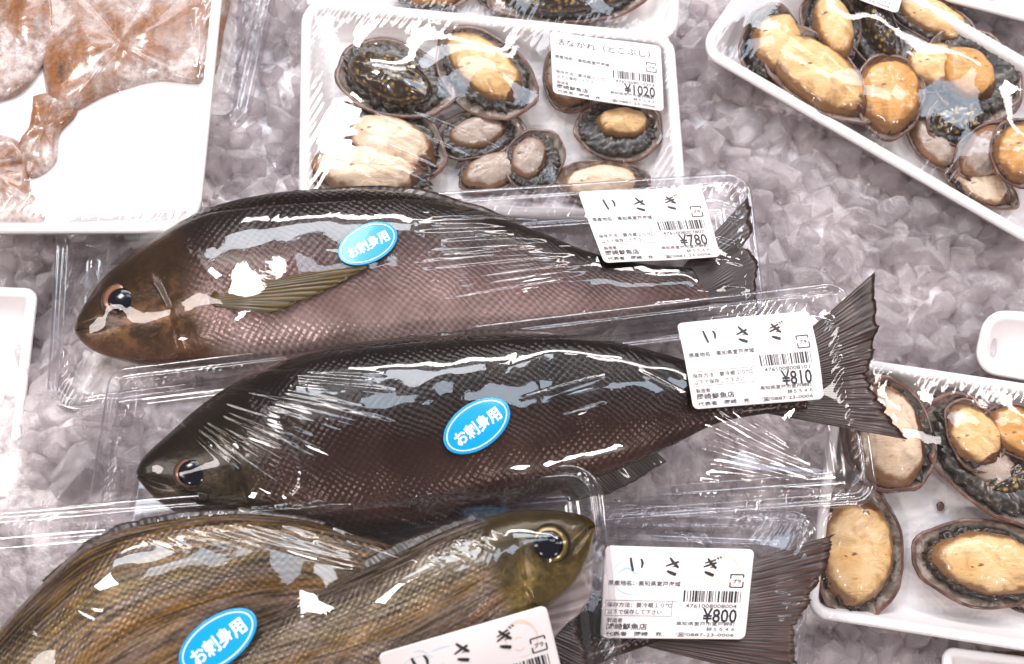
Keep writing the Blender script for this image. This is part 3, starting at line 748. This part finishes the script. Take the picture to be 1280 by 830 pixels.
def price_label(parent, quad_px, F, price, code, kind='isagi', label=None, h0=None, lz=None):
    """paper label 150 x 100 units laid on the film, its print draped with it"""
    Q = [np.array(c, float) for c in quad_px]       # TL TR BR BL
    def pxy(v):
        u = v[:, 0:1] / 150; w_ = v[:, 1:2] / 100; return (Q[0] * (1 - u) + Q[1] * u) * (1 - w_) + (Q[3] * (1 - u) + Q[2] * u) * w_
    gu, gv = np.meshgrid(np.linspace(0, 150, 13), np.linspace(0, 100, 9)); g = np.stack([gu.ravel(), gv.ravel()], -1); G = pxy(g); zz = F.z(G[:, 0], G[:, 1])
    A = lambda v: np.stack([np.ones(len(v)), v[:, 0] / 150, v[:, 1] / 100, (v[:, 0] / 150) ** 2, (v[:, 1] / 100) ** 2, v[:, 0] * v[:, 1] / 15000], -1)
    co, *_ = np.linalg.lstsq(A(g), zz, rcond=None); off = max(0, (zz - A(g) @ co).max()) * 1.0 + 3.2
    def mapf(v, lift): p = pxy(v); return Wz(p[:, 0], p[:, 1], F.h0, A(v) @ co + off + lift + 1.1 * np.sin(v[:, 0] * .045 + Q[0][0]) + .8 * np.sin(v[:, 0] * .03 + v[:, 1] * .07 + Q[0][1]))
    # sheet with rounded corners
    r = 6; out = []
    for cx, cy_, a0 in [(r, r, 180), (150 - r, r, 270), (150 - r, 100 - r, 0), (r, 100 - r, 90)]:
        for j in range(6): a = math.radians(a0 + j * 18); out.append((cx + r * math.cos(a), cy_ + r * math.sin(a)))
    out = np.array(out); dense = []
    for i in range(len(out)):
        a, b = out[i], out[(i + 1) % len(out)]; k = max(1, int(np.linalg.norm(b - a) / 12))
        for j in range(k): dense.append(a + (b - a) * j / k)
    out = np.array(dense); n = len(out); rings = [out, out]; c = np.array([75, 50.0]); V = [mapf(out, -.9), mapf(out, 0)]
    for f in (.97, .85, .7, .5, .3, .1): V.append(mapf(c + (out - c) * f, 0))
    VV = np.concatenate(V); FF = [tuple(x) for x in grid_faces(len(V), n, True)] + [tuple(range((len(V) - 1) * n, len(V) * n))]
    lb = mk('price_label', VV, FF, PAPER, parent)
    if label: lb['label'] = label
    sm = Print(); bl = Print(); big = Print()
    if kind == 'isagi':
        brush_isagi(bl, 33, 20, .92, 'i'); brush_isagi(bl, 70, 20, .92, 's'); brush_isagi(bl, 108, 20, .92, 'g')
    else:
        bl.text('活ながれ（とこぶし）', 7, 20, 11.5, 128)
    sm.text('原産地名：高知県室戸海域', 5, 42.5, 5.8, 74, bold=.012)
    sm.text('保存方法：要冷蔵１０℃', 5, 66, 5.6, 67, bold=.008); sm.text('以下で保存して下さい', 6, 73.5, 5.6, 56, bold=.008)
    for (a, b, c_, d) in [(3.5, 59, 77, 59.4), (3.5, 75.4, 72, 75.8), (3.5, 59, 3.9, 75.8), (72, 59.4, 72.4, 75.8)]: sm.rect(a, b, c_, d, 3)
    sm.text('製造者', 6, 82.5, 5.2, 16, bold=.01)
    bl.text('岡崎鮮魚店', 6, 90, 7.2, 42, bold=.012); bl.text('代表者　岡崎　充', 6, 97, 5.0, 58, bold=.012)
    sm.text('高知県室戸市室戸岬町', 78, 85, 4.6, 60, bold=.01); sm.text('耕５５４６', 109, 90.8, 4.6, 29, bold=.01); sm.text('☎0887-23-0006', 78, 97, 4.8, 60, bold=.01)
    r3 = np.random.default_rng(5); x = 83.0
    while x < 141:
        wd = r3.choice([.7, .7, 1.2, 1.7, 2.2]); bl.rect(x, 47, min(x + wd, 141.5), 59.5); x += wd + r3.choice([.6, .9, 1.4, 2.0])
    sm.text(code, 86, 65.8, 6.0, 52, bold=.008)
    big.text(price, 139 - (35 if len(price) == 4 else 42), 81.5, 21.0, 35 if len(price) == 4 else 42, bold=.016)
    for pts in [[(129, 33), (129, 28.5)], [(129, 28.5), (142, 28.5)], [(142, 28.5), (142, 32)], [(142, 36), (142, 42.5)], [(142, 42.5), (129, 42.5)], [(129, 42.5), (129, 37)]]:
        bl.stroke(pts, 1.3, n=3)
    bl.text('プラ', 131.4, 38, 5.2, 8.4, bold=.02)
    bl.build('print', mapf, INK, lb, .45); sm.build('small_print', mapf, INKG, lb, .45); big.build('price', mapf, INK, lb, .45)
    if kind == 'isagi':
        bp = Print(); op = Print()
        th = np.linspace(-.4, 5.4, 26); bp.stroke([(31 + 22 * math.cos(t), 33 + 20 * math.sin(t)) for t in th], .5, n=60)
        bp.stroke([(14, 30), (24, 24), (33, 30), (40, 26)], .3, .6, 3.2); bp.stroke([(44, 12), (54, 11), (62, 12)], .4, .3, 1.8); bp.stroke([(30, 8), (37, 9), (42, 16)], .4, .3, 1.4)
        bp.stroke([(20, 38), (30, 42), (42, 36)], .3, .3, 2.2)
        th = np.linspace(-3.6, 1.9, 20); op.stroke([(122 + 14 * math.cos(t), 25 + 18 * math.sin(t)) for t in th], .8, .5, 1.2, n=50)
        op.stroke([(112, 12), (122, 9), (132, 14), (137, 24)], .4, .3, 2.2); op.stroke([(116, 24), (119, 22.5), (122, 24)], .8, n=6); op.stroke([(114, 33), (118, 36), (123, 34)], .8, n=6)
        bp.build('blue_drawing', mapf, BLUEP, lb, .25); op.build('orange_drawing', mapf, ORNG, lb, .25)
    return lb
def sticker(parent, px, py, a, b, ang, F, label=None):
    fr_a = math.radians(ang); ca, sa = math.cos(fr_a), math.sin(fr_a)
    def pxy(v): return np.stack([px + v[:, 0] * ca + v[:, 1] * sa, py - v[:, 0] * sa + v[:, 1] * ca], -1)
    g = np.array([(x * a, y * b) for x in np.linspace(-1, 1, 9) for y in np.linspace(-1, 1, 9) if x * x + y * y <= 1.01]); G = pxy(g); zz = F.z(G[:, 0], G[:, 1])
    A = lambda v: np.stack([np.ones(len(v)), v[:, 0] / a, v[:, 1] / a, (v[:, 0] / a) ** 2, (v[:, 1] / a) ** 2, v[:, 0] * v[:, 1] / a / a], -1)
    co, *_ = np.linalg.lstsq(A(g), zz, rcond=None); off = max(0, (zz - A(g) @ co).max()) * 1.0 + 1.6
    def mapf(v, lift): p = pxy(v); return Wz(p[:, 0], p[:, 1], F.h0, A(v) @ co + off + lift)
    th = np.linspace(0, 2 * PI, 60, endpoint=False); out = np.stack([a * np.cos(th), b * np.sin(th)], -1)
    V = [mapf(out, -.8), mapf(out, 0)] + [mapf(out * f, 0) for f in (.97, .8, .6, .4, .2, .02)]
    st = mk('sashimi_sticker', np.concatenate(V), [tuple(x) for x in grid_faces(len(V), 60, True)] + [tuple(range(420, 480))], STICK, parent)
    if label: st['label'] = label
    p = Print(); pts = [(a * .90 * math.cos(t), b * .86 * math.sin(t)) for t in np.linspace(0, 2 * PI, 50)]; p.stroke(pts, a * .028, n=100)
    p.text('お刺身用', -a * .70, b * .30, a * .40, a * 1.40, bold=.03); p.build('print', mapf, STW, st, .4)
    return st
def label_mask(quad_px, feather=6):
    Q = [np.array(c, float) for c in quad_px]; c = sum(Q) / 4; u = (Q[1] - Q[0] + Q[2] - Q[3]) / 2; v = (Q[3] - Q[0] + Q[2] - Q[1]) / 2; lu, lv = np.linalg.norm(u), np.linalg.norm(v)
    def f(x, y):
        d = np.stack([x - c[0], y - c[1]], -1); a = np.abs(d @ u) / lu - lu / 2; b = np.abs(d @ v) / lv - lv / 2
        return 1 / (1 + np.exp(np.clip(np.maximum(a, b), -60, 60) / feather * 3))
    return f
def meshes(*things):
    out = []
    for t in things: out += [c for c in t.children_recursive if c.type == 'MESH']
    return out
#SCENE
# ------------------------------------------------------------------ the foam trays of shellfish
G_B, G_C, G_D = 'shellfish in the middle tray', 'shellfish in the tilted tray at the top right', 'shellfish in the tray at the right'
# middle tray
QB = [(377, -4), (842, 42), (860, 278), (373, 264)]
tb = foam_tray(QB, 30, 0, 44, 'white foam tray of shellfish with a price label reading ¥1020', FOAMW)
cb = [
 abalone(494, 98, 76, 50, -22, 8, 'abalone turned to show spotted yellow and black innards in the middle tray', visc=True, foot=(-.03, -.16, .74, .60), tilt=(-10, 0), group=G_B, raise_=.22),
 abalone(606, 92, 74, 44, -44, 18, 'abalone with a cream leaf shaped foot, highest in the middle tray', foot=(-.08, .13, .84, .70), tilt=(8, 0), group=G_B, point=.5),
 abalone(598, 168, 52, 32, 12, 6, 'small grey abalone tucked below the cream leaf shaped one', tone='grey', group=G_B, foot=(0, .1, .7, .6)),
 abalone(486, 172, 74, 48, -24, 8, 'pale abalone under film glare between spotted and browned ones', tone='pale', group=G_B, foot=(.08, -.1, .8, .68)),
 abalone(464, 214, 76, 38, -6, 16, 'large cream abalone with a blackened right end beside the top fish', tone='pale', group=G_B, foot=(-.04, .05, .92, .86)),
 abalone(668, 200, 36, 40, -20, 6, 'round abalone with pearly rim left of centre gap in the middle tray', tone='grey', group=G_B, foot=(-.2, .0, .6, .7)),
 abalone(618, 212, 46, 26, 18, 6, 'small abalone half hidden at the lower edge of the middle tray', tone='grey', group=G_B),
 abalone(712, 98, 34, 42, 10, 6, 'dark brown abalone peeking out left of the ¥1020 label', tone='grey', group=G_B, tilt=(0, -10)),
 abalone(774, 162, 54, 38, -2, 6, 'grey abalone with a cream wedge of foot just below the ¥1020 label', tone='cream', group=G_B, foot=(.1, .25, .62, .5)),
 abalone(754, 228, 58, 28, 2, 6, 'pale abalone half covered by the top fish pack', tone='pale', group=G_B),
]
LB = [(687, 43), (825, 61), (829, 142), (691, 121)]
fb = film(tb, QB, 30, 44, 45, meshes(tb, *cb), ridges=streaks(((385, 180, 520, 250), (470, 130, 640, 200)), 5, am=(.3, .8), seed=3), seed=11, crumple=.35, labels=[label_mask(LB)], rand=22, flat=-.0)
price_label(tb, LB, fb, '¥1020', '4761008010203', kind='toko', label='price label reading ¥1020')

# tray behind it
QB2 = [(400, -150), (850, -120), (848, 56), (400, 12)]
tb2 = foam_tray(QB2, 32, -4, 34, 'white foam tray at the top edge with only its lower rim in view')
cb2 = [abalone(540, -12, 46, 26, 0, 6, 'yellowish abalone at the top edge of the photo', tone='orange'),
       abalone(712, -8, 92, 40, 3, 6, 'wide dark abalone with a red brown shell at the top edge', tone='grey', visc=True, foot=(0, 0, .8, .7)),
       abalone(630, -14, 40, 24, 4, 6, 'small dark abalone between two others at the top edge', tone='grey')]
film(tb2, QB2, 32, 34, 35, meshes(tb2, *cb2), seed=12, crumple=.4, rand=15)

# tilted tray
QC = [(985, -101), (1413, 147), (1300, 311), (871, 62)]
tcx = foam_tray(QC, 26, 0, 44, 'white foam tray packed with shellfish, tilted, at the top right')
cc = [
 abalone(966, 56, 40, 52, -20, 8, 'abalone at the left end of the tilted tray, curling behind a larger one', foot=(.1, .1, .78, .72), group=G_C, tilt=(0, 8)),
 abalone(1022, 92, 82, 42, -41, 20, 'longest orange cream abalone lying aslant in the tilted tray', foot=(.03, .02, .95, .86), group=G_C),
 abalone(1038, 34, 34, 52, 10, 10, 'upright cream abalone near the top edge beside the ¥1160 label', foot=(.1, 0, .72, .86), group=G_C),
 abalone(1092, 42, 30, 54, 20, 8, 'abalone with a dark red shell rim under the ¥1160 label', visc=True, foot=(.2, 0, .5, .7), group=G_C),
 abalone(1112, 118, 54, 42, 88, 20, 'egg shaped abalone with speckled foot standing upright in mid tray', foot=(.04, 0, .96, .92), group=G_C, point=.08, tone='orange'),
 abalone(1168, 84, 40, 34, 12, 18, 'small round cream abalone in a dark shell, centre of the tilted tray', foot=(0, .12, .84, .8), point=.1, group=G_C),
 abalone(1162, 22, 62, 30, -32, 16, 'narrow abalone with dark tail along the upper rim of the tilted tray', foot=(0, .1, .9, .72), group=G_C),
 abalone(1218, 92, 62, 56, -50, 8, 'large open abalone with a wide pearly shell rim at the right', foot=(-.1, -.15, .66, .56), group=G_C, tone='orange'),
 abalone(1200, 150, 42, 32, 10, 14, 'abalone showing yellow spotted innards right of the egg shaped one', visc=True, foot=(0, 0, .8, .72), group=G_C),
 abalone(1236, 190, 48, 34, 38, 14, 'brown abalone shell lying edge up near the lower right rim', tone='grey', tilt=(25, 0), group=G_C),
 abalone(1276, 190, 36, 44, -20, 26, 'orange abalone cut off by the right edge in the tilted tray', tone='orange', group=G_C, foot=(0, 0, .9, .9)),
 abalone(1172, 180, 44, 26, -50, 6, 'dull grey abalone sunk under glare beside the lower rim', tone='grey', group=G_C),
 abalone(1228, 232, 44, 24, -30, 6, 'bluish grey abalone lowest in the corner of the tilted tray', tone='pale', group=G_C),
]
LC = [(1005, -113), (1144, -58), (1117, 25), (981, -27)]
fc = film(tcx, QC, 26, 44, 45, meshes(tcx, *cc), seed=13, crumple=.35, labels=[label_mask(LC)], rand=22)
price_label(tcx, LC, fc, '¥1160', '4761008011606', kind='toko', label='price label reading ¥1160')

# far corner tray
QH = [(1172, -120), (1420, -100), (1420, 60), (1172, -4)]
foam_tray(QH, 24, 0, 40, 'white tray rim cut off by the top right corner of the photo')

# right hand tray
QD = [(1048, 444), (1440, 503), (1425, 836), (1008, 770)]
td = foam_tray(QD, 28, 0, 46, 'white foam tray of shellfish at the right under the fish tails', FOAMW)
cdn = [
 abalone(1112, 545, 52, 72, 8, 6, 'large pale abalone lying under the dark fish tail', tone='pale', foot=(-.05, .0, .84, .86), group=G_D, point=.05),
 abalone(1152, 498, 22, 15, -20, 8, 'tiny brown abalone knob by the top rim near the fish tail', tone='grey', group=G_D),
 abalone(1074, 690, 78, 54, 82, 6, 'upright cream abalone at the left end of the right hand tray', tone='cream', foot=(.03, .06, .84, .80), group=G_D, point=.2),
 abalone(1235, 575, 92, 56, -46, 8, 'big brown abalone shell holding two smaller ones in the right tray', tone='grey', foot=(0, 0, .6, .5), group=G_D, depth=.6, raise_=-.25),
 abalone(1218, 544, 44, 34, -62, 30, 'cream abalone resting in the left side of the big brown shell', tone='cream', foot=(0, 0, .95, .88), group=G_D),
 abalone(1276, 540, 44, 34, -30, 30, 'orange abalone in the big brown shell at the right edge', tone='orange', foot=(0, 0, .9, .82), group=G_D),
 abalone(1262, 598, 38, 24, 10, 26, 'spotted dark abalone innards below the two in the big shell', visc=True, foot=(0, 0, .9, .8), group=G_D),
 abalone(1228, 703, 84, 50, -8, 6, 'long cream abalone with black frilled mantle, lowest in the right tray', tone='cream', foot=(.08, .0, .82, .74), group=G_D, point=.3),
 abalone(1290, 748, 34, 22, -10, 4, 'brown shell end poking out below the long cream abalone', tone='grey', group=G_D),
]
tag(pillow([(1170, 630), (1176, 627), (1180, 633), (1176, 639), (1171, 637)], 10, 11, 3, 'shell_fragment', SHELL, seed=7, amp=.3, n=16), 'tiny red brown shell fragment on the bare floor of the right hand tray', 'shell fragment')
film(td, QD, 28, 46, 47, meshes(td, *cdn), seed=14, crumple=.35, rand=18)
foam_tray([(1234, 386), (1420, 400), (1420, 500), (1216, 463)], 30, -6, 34, 'white tray corner standing in the ice above the right hand tray')
tf = foam_tray([(1180, 808), (1420, 838), (1420, 960), (1176, 940)], 14, -10, 26, 'pale tray edge at the bottom right corner of the photo')
tag(pillow([(1232, 815), (1290, 818), (1330, 850), (1300, 890), (1240, 880)], 10, 0, 18, 'seafood_piece', SEAF, seed=5), 'brown seafood piece in the tray at the bottom right corner', 'seafood')

# ------------------------------------------------------------------ brown seafood at the top left
QA2 = [(215, -160), (372, -150), (303, 160), (190, 155)]
ta2 = clear_tray(QA2, 34, 0, 30, 'empty looking clear pack wedged between brown seafood and middle tray', 'clear pack')
film(ta2, QA2, 34, 30, 31, [], ridges=streaks(((290, -10, 262, 130), (345, -10, 300, 130)), 12, am=(.8, 1.8), seed=8), seed=15, crumple=1.3, rand=40)
QA = [(-130, -160), (292, -160), (247, 290), (-130, 290)]
ta = foam_tray(QA, 44, 62, 98, 'white tray of brown mottled seafood at the top left', wall=16)
SA = [
 tag(pillow([(30, -100), (270, -100), (272, 40), (252, 92), (190, 92), (130, 108), (90, 128), (60, 132), (44, 60)], 90, 66, 19, 'seafood_piece', SEAF, seed=2, amp=2.4, scale=80), 'large brown mottled seafood piece across the top left tray', 'seafood'),
 tag(pillow([(-120, -80), (34, -90), (66, 10), (44, 76), (-4, 116), (-110, 110)], 90, 70, 18, 'seafood_piece', SEAF, seed=3, amp=2.4, scale=60), 'orange brown seafood piece at the far left top edge', 'seafood'),
 tag(pillow([(-120, 150), (-10, 160), (22, 180), (28, 225), (38, 275), (-110, 280)], 90, 66, 18, 'seafood_piece', SEAF, seed=4, amp=2.2, scale=50), 'pinkish brown seafood piece in the lower left of its tray', 'seafood'),
 tag(pillow([(34, 112), (74, 104), (88, 132), (66, 160), (60, 196), (30, 214), (14, 180), (30, 150)], 90, 68, 13, 'seafood_piece', SEAF, seed=6, amp=2.0, scale=40), 'small dark seafood scrap between the larger pieces', 'seafood'),
]
film(ta, QA, 44, 98, 99, meshes(ta) + SA, ridges=streaks(((236, 10, 250, 80), (262, 0, 254, 120)), 6, am=(.8, 1.6), seed=21), seed=16, crumple=.16, rand=6)

# tray at the left edge
tg = foam_tray([(-180, 352), (46, 360), (16, 622), (-200, 622)], 14, 18, 52, 'white tray edge at the far left below the brown seafood', wall=20)

# ------------------------------------------------------------------ the fish
def ft(name_loc, label): return thing('fish', name_loc, label, 'fish')
M1 = m_fish('brown_pink_fish', [(.0, (.46, .35, .33)), (.30, (.32, .215, .20)), (.50, (.12, .075, .066)), (.66, (.045, .026, .022)), (.80, (.016, .009, .008)), (1.0, (.009, .006, .005))], (.085, .042, .018), .225, .5)
M2 = m_fish('dark_fish', [(.0, (.085, .045, .035)), (.30, (.044, .021, .016)), (.55, (.017, .0075, .0055)), (.8, (.007, .0035, .0025)), (1.0, (.006, .003, .002))], (.030, .020, .009), .20, .42)
M3 = m_fish('striped_olive_fish', [(.0, (.36, .28, .27)), (.20, (.24, .18, .16)), (.30, (.17, .08, .018)), (.42, (.22, .18, .17)), (.52, (.21, .095, .016)), (.62, (.17, .14, .12)), (.72, (.10, .088, .045)), (.82, (.028, .018, .011)), (1.0, (.012, .008, .006))], (.13, .085, .020), .17, .38, stripes=(.32, .185, .05))
M3B = m_fish('striped_olive_fish_small_scale', [(.0, (.42, .32, .32)), (.22, (.26, .19, .18)), (.32, (.20, .09, .02)), (.42, (.16, .12, .10)), (.54, (.26, .13, .015)), (.66, (.11, .085, .03)), (.78, (.10, .085, .042)), (.88, (.028, .018, .011)), (1.0, (.016, .011, .008))], (.11, .075, .020), .24, .38, stripes=(.30, .24, .18))
TAILM = m_fin('tail_fin_dark', (.013, .006, .005), (.042, .015, .011)); FINM = m_fin('back_fin_dark', (.012, .008, .007), (.05, .032, .027), 40)
PECT = m_fin('pectoral_fin_olive', (.030, .020, .004), (.13, .075, .008), 10); TAIL4 = m_fin('tail_fin_brown', (.026, .013, .011), (.075, .038, .030), 20)
EYE1 = m_eye('eye_copper', (.14, .06, .03), (.30, .13, .07)); EYE3 = m_eye('eye_gold', (.03, .02, .008), (.26, .16, .015))

# pack 1
Q1 = [(72, 272), (936, 216), (957, 402), (58, 516)]
p1 = clear_tray(Q1, 30, 44, 72, 'clear pack holding the topmost fish, price ¥780')
st1 = [(93, 409, 94, 416), (99, 394, 103, 428), (113, 372, 122, 441), (133, 346, 150, 450), (165, 322, 200, 460), (210, 291, 265, 462), (262, 264, 330, 458), (332, 247, 400, 455), (412, 240, 480, 449), (502, 242, 560, 440), (592, 262, 640, 428), (672, 290, 712, 412), (738, 316, 775, 403), (802, 330, 840, 390), (862, 334, 888, 380)]
f1 = ft(W(480, 350, 50), 'brown and pinkish fish with a copper ringed eye, topmost of the fish packs')
b1 = fish_body(f1, st1, 96, M1, gill=.215)
fin(f1, 'tail_fin', [(852, 334), (868, 355), (870, 378)], [(940, 238), (944, 285), (934, 300), (948, 318), (952, 372)], 92, 86, 76, TAILM, seed=2, rays=26)
fin(f1, 'dorsal_fin', [(262, 270), (340, 254), (420, 248), (520, 252), (640, 285)], [(275, 256), (345, 241), (425, 233), (530, 236), (655, 277)], 96, 100, 94, FINM, rays=30, ragged=2, seed=3, nr=6)
zp = top_z([b1], 340, 385, 96)
fin(f1, 'pectoral_fin', [(283, 379), (277, 389), (282, 398)], [(474, 345), (452, 362), (400, 388), (352, 408)], 96, zp + 1.5, top_z([b1], 430, 365, 96) + 3.0, PECT, rays=12, ragged=4, seed=4, bend=3)
eye(f1, 152, 375, 26, 24, 0, top_z([b1], 152, 375, 96) - 6, EYE1, .66)
L1 = [(723, 234), (879, 227), (901, 321), (753, 337)]
F1 = film(p1, Q1, 30, 96, 73, meshes(p1, f1), ridges=streaks(((502, 276, 722, 268), (535, 396, 748, 352)), 24, wd=(2.2, 4.4), am=(1.0, 2.4), seed=5, lj=.2) + streaks(((880, 240, 940, 260), (890, 350, 950, 350)), 5, seed=6)
          + fan(255, 455, 8, 24, 60, 300, 4, seed=9, am=(.4, .9)), seed=17, labels=[label_mask(L1)], rand=60, crumple=.5)
price_label(p1, L1, F1, '¥780', '4761008007807', label='price label reading ¥780')
sticker(p1, 467, 323, 38, 24, 30, F1, 'blue oval sticker on the topmost fish')

# pack 2
Q2 = [(138, 462), (1058, 352), (1098, 628), (100, 700)]
p2 = clear_tray(Q2, 26, 96, 122, 'clear pack holding the dark middle fish, price ¥810')
st2 = [(171, 588, 173, 600), (182, 570, 200, 628), (214, 541, 250, 655), (256, 506, 310, 668), (312, 471, 380, 672), (382, 444, 460, 668), (462, 429, 540, 655), (552, 421, 620, 636), (652, 418, 700, 612), (742, 424, 770, 588), (822, 441, 835, 560), (890, 462, 895, 530), (950, 474, 952, 518), (1005, 482, 1008, 512)]
f2 = ft(W(560, 530, 104), 'very dark brown fish with its broad tail sticking out, middle of the fish packs')
b2 = fish_body(f2, st2, 152, M2, gill=.21)
fin(f2, 'tail_fin', [(986, 436), (985, 480), (938, 514)], [(1098, 336), (1103, 390), (1096, 440), (1092, 472), (1112, 508), (1143, 547)], 140, 146, 124, TAILM, rays=44, seed=5, nr=20, ragged=5)
fin(f2, 'dorsal_fin', [(400, 446), (520, 430), (640, 424), (760, 430)], [(410, 436), (525, 418), (645, 411), (772, 422)], 152, 156, 150, FINM, rays=34, ragged=2, seed=6, nr=6)
fin(f2, 'anal_fin', [(690, 600), (745, 588), (815, 560)], [(712, 626), (772, 612), (836, 576)], 136, 136, 126, FINM, rays=12, ragged=3, seed=8)
eye(f2, 240, 591, 24, 22, 0, top_z([b2], 240, 591, 152) - 4, EYE1, .74)
L2 = [(847, 402), (1015, 384), (1028, 500), (861, 518)]
F2 = film(p2, [(138, 460), (1060, 352), (1100, 628), (100, 700)], 22, 152, 123, meshes(p2, f2),
          ridges=fan(150, 461, -3, -40, 12, 370, 34, wd=(1.8, 3.4), am=(.9, 2.6), seed=10) + streaks(((145, 464, 560, 398), (150, 476, 560, 408)), 5, wd=(2, 3.5), am=(1.5, 3), seed=41, jit=2, lj=.1) + fan(1092, 612, 152, 181, 50, 340, 9, wd=(2, 3.6), am=(.9, 2.2), seed=11)
          + streaks(((640, 512, 780, 474), (700, 530, 770, 510)), 3, seed=12) + streaks(((112, 480, 150, 600), (150, 480, 165, 590)), 6, am=(.8, 1.6), seed=13) + streaks(((1060, 420, 1092, 400), (1075, 480, 1100, 470)), 5, wd=(1.4, 2.4), seed=23), seed=18, labels=[label_mask(L2)], rand=70, crumple=.55)
price_label(p2, L2, F2, '¥810', '4761008008101', label='price label reading ¥810')
sticker(p2, 598, 542, 45, 27, 36, F2, 'blue oval sticker on the dark middle fish')

# pack 4, lying under pack 3
Q4 = [(560, 622), (1024, 640), (986, 930), (560, 930)]
p4 = clear_tray(Q4, 30, 92, 118, 'clear pack at the bottom centre with a fish tail, price ¥800')
st4 = [(400, 800, 402, 815), (440, 765, 450, 845), (520, 735, 530, 870), (610, 725, 620, 870), (690, 733, 700, 852), (760, 748, 768, 822), (820, 760, 826, 802)]
f4 = ft(W(700, 790, 96), 'brown fish mostly hidden, only its fanned tail beside the ¥800 label')
b4 = fish_body(f4, st4, 122, M2, gill=.25, thick=.36)
fin(f4, 'tail_fin', [(796, 746), (832, 780), (800, 806)], [(1042, 668), (1028, 720), (1004, 766), (990, 800), (1004, 856)], 124, 124, 124, TAIL4, rays=40, seed=9, nr=20)
L4 = [(756, 682), (941, 687), (929, 799), (748, 797)]
F4 = film(p4, Q4, 30, 124, 119, meshes(p4, f4), ridges=streaks(((838, 664, 860, 684), (868, 664, 890, 684)), 4, wd=(1.4, 2.2), seed=14) + streaks(((960, 740, 1000, 745), (960, 770, 1000, 765)), 3, seed=15) + streaks(((770, 640, 1000, 648), (770, 655, 1000, 660)), 3, am=(.6, 1.2), seed=31), seed=19, labels=[label_mask(L4)], rand=40, crumple=.5)
price_label(p4, L4, F4, '¥800', '4761008008004', label='price label reading ¥800')

# pack 3
Q3 = [(-110, 648), (748, 578), (792, 960), (-110, 1000)]
p3 = clear_tray(Q3, 44, 152, 180, 'clear pack of two olive striped fish at the lower left')
st3 = [(-150, 960, -148, 975), (-110, 905, -90, 1010), (-50, 842, 0, 1030), (0, 790, 70, 1020), (60, 727, 140, 985), (125, 674, 200, 940), (200, 652, 260, 890), (290, 642, 330, 850), (380, 650, 400, 820), (470, 675, 470, 800), (540, 700, 535, 782), (600, 722, 598, 768)]
f3 = ft(W(200, 800, 160), 'olive striped fish with head out of frame, left one of the pair')
b3 = fish_body(f3, st3, 205, M3, gill=.2, thick=.36)
fin(f3, 'tail_fin', [(598, 722), (604, 745), (598, 768)], [(738, 746), (724, 790), (748, 850)], 196, 198, 190, TAILM, seed=12)
fin(f3, 'dorsal_fin', [(60, 735), (125, 682), (200, 659), (300, 650), (400, 662)], [(52, 726), (118, 671), (196, 644), (305, 636), (408, 652)], 205, 208, 204, FINM, rays=30, ragged=2, seed=13, nr=6)
f5 = ft(W(560, 760, 160), 'olive yellow fish with a big dark eye facing right, right one of the pair')
st5 = [(744, 655, 744, 661), (733, 646, 741, 674), (716, 641, 735, 698), (692, 638, 718, 728), (655, 638, 690, 755), (605, 646, 650, 790), (555, 664, 600, 830), (500, 690, 550, 862), (430, 722, 480, 892), (350, 760, 400, 908), (260, 805, 310, 905), (180, 850, 210, 900)]
b5 = fish_body(f5, st5, 222, M3B, gill=.235, thick=.40)
eye(f5, 686, 681, 28, 27, 0, top_z([b5], 686, 681, 222) - 5, EYE3, .66)
fin(f5, 'dorsal_fin', [(600, 655), (560, 670), (500, 696), (420, 732)], [(590, 642), (545, 660), (488, 683), (410, 718)], 222, 226, 222, FINM, rays=26, ragged=2, seed=15, nr=6)
fin(f5, 'gill_flap', [(700, 722), (665, 770), (640, 800)], [(742, 700), (738, 750), (690, 800)], 205, 204, 200, m_fin('gill_flap_grey', (.20, .15, .15), (.34, .28, .28), 6), rays=8, ragged=3, seed=16)
L5 = [(482, 814), (681, 756), (712, 876), (512, 936)]
F3 = film(p3, Q3, 44, 212, 181, meshes(p3, f3, f5), ridges=streaks(((300, 668, 500, 726), (560, 628, 655, 690)), 24, wd=(2.2, 4.2), am=(.9, 2.4), seed=24, lj=.3) + streaks(((-20, 662, 420, 616), (10, 674, 640, 596)), 6, wd=(2, 4), am=(1.5, 3.5), seed=42, jit=3, lj=.1) + streaks(((20, 655, 60, 672), (560, 596, 590, 612)), 26, wd=(1.5, 3), am=(.8, 2.2), seed=43) + streaks(((150, 660, 290, 700), (300, 640, 420, 676)), 8, wd=(2, 3.6), am=(.8, 1.8), seed=25)
          + streaks(((50, 668, 125, 690), (120, 650, 170, 670)), 4, am=(.6, 1.4), seed=26) + streaks(((600, 600, 615, 622), (640, 596, 650, 620)), 3, seed=28) + streaks(((0, 720, 90, 800), (40, 690, 120, 740)), 6, wd=(3, 7), am=(1.5, 3.0), seed=29), seed=20, labels=[label_mask(L5)], rand=60, crumple=.55)
price_label(p3, L5, F3, '¥810', '4761008008101', label='price label cut off by the bottom edge')
sticker(p3, 285, 800, 54, 29, 37, F3, 'blue oval sticker on the two striped fish')
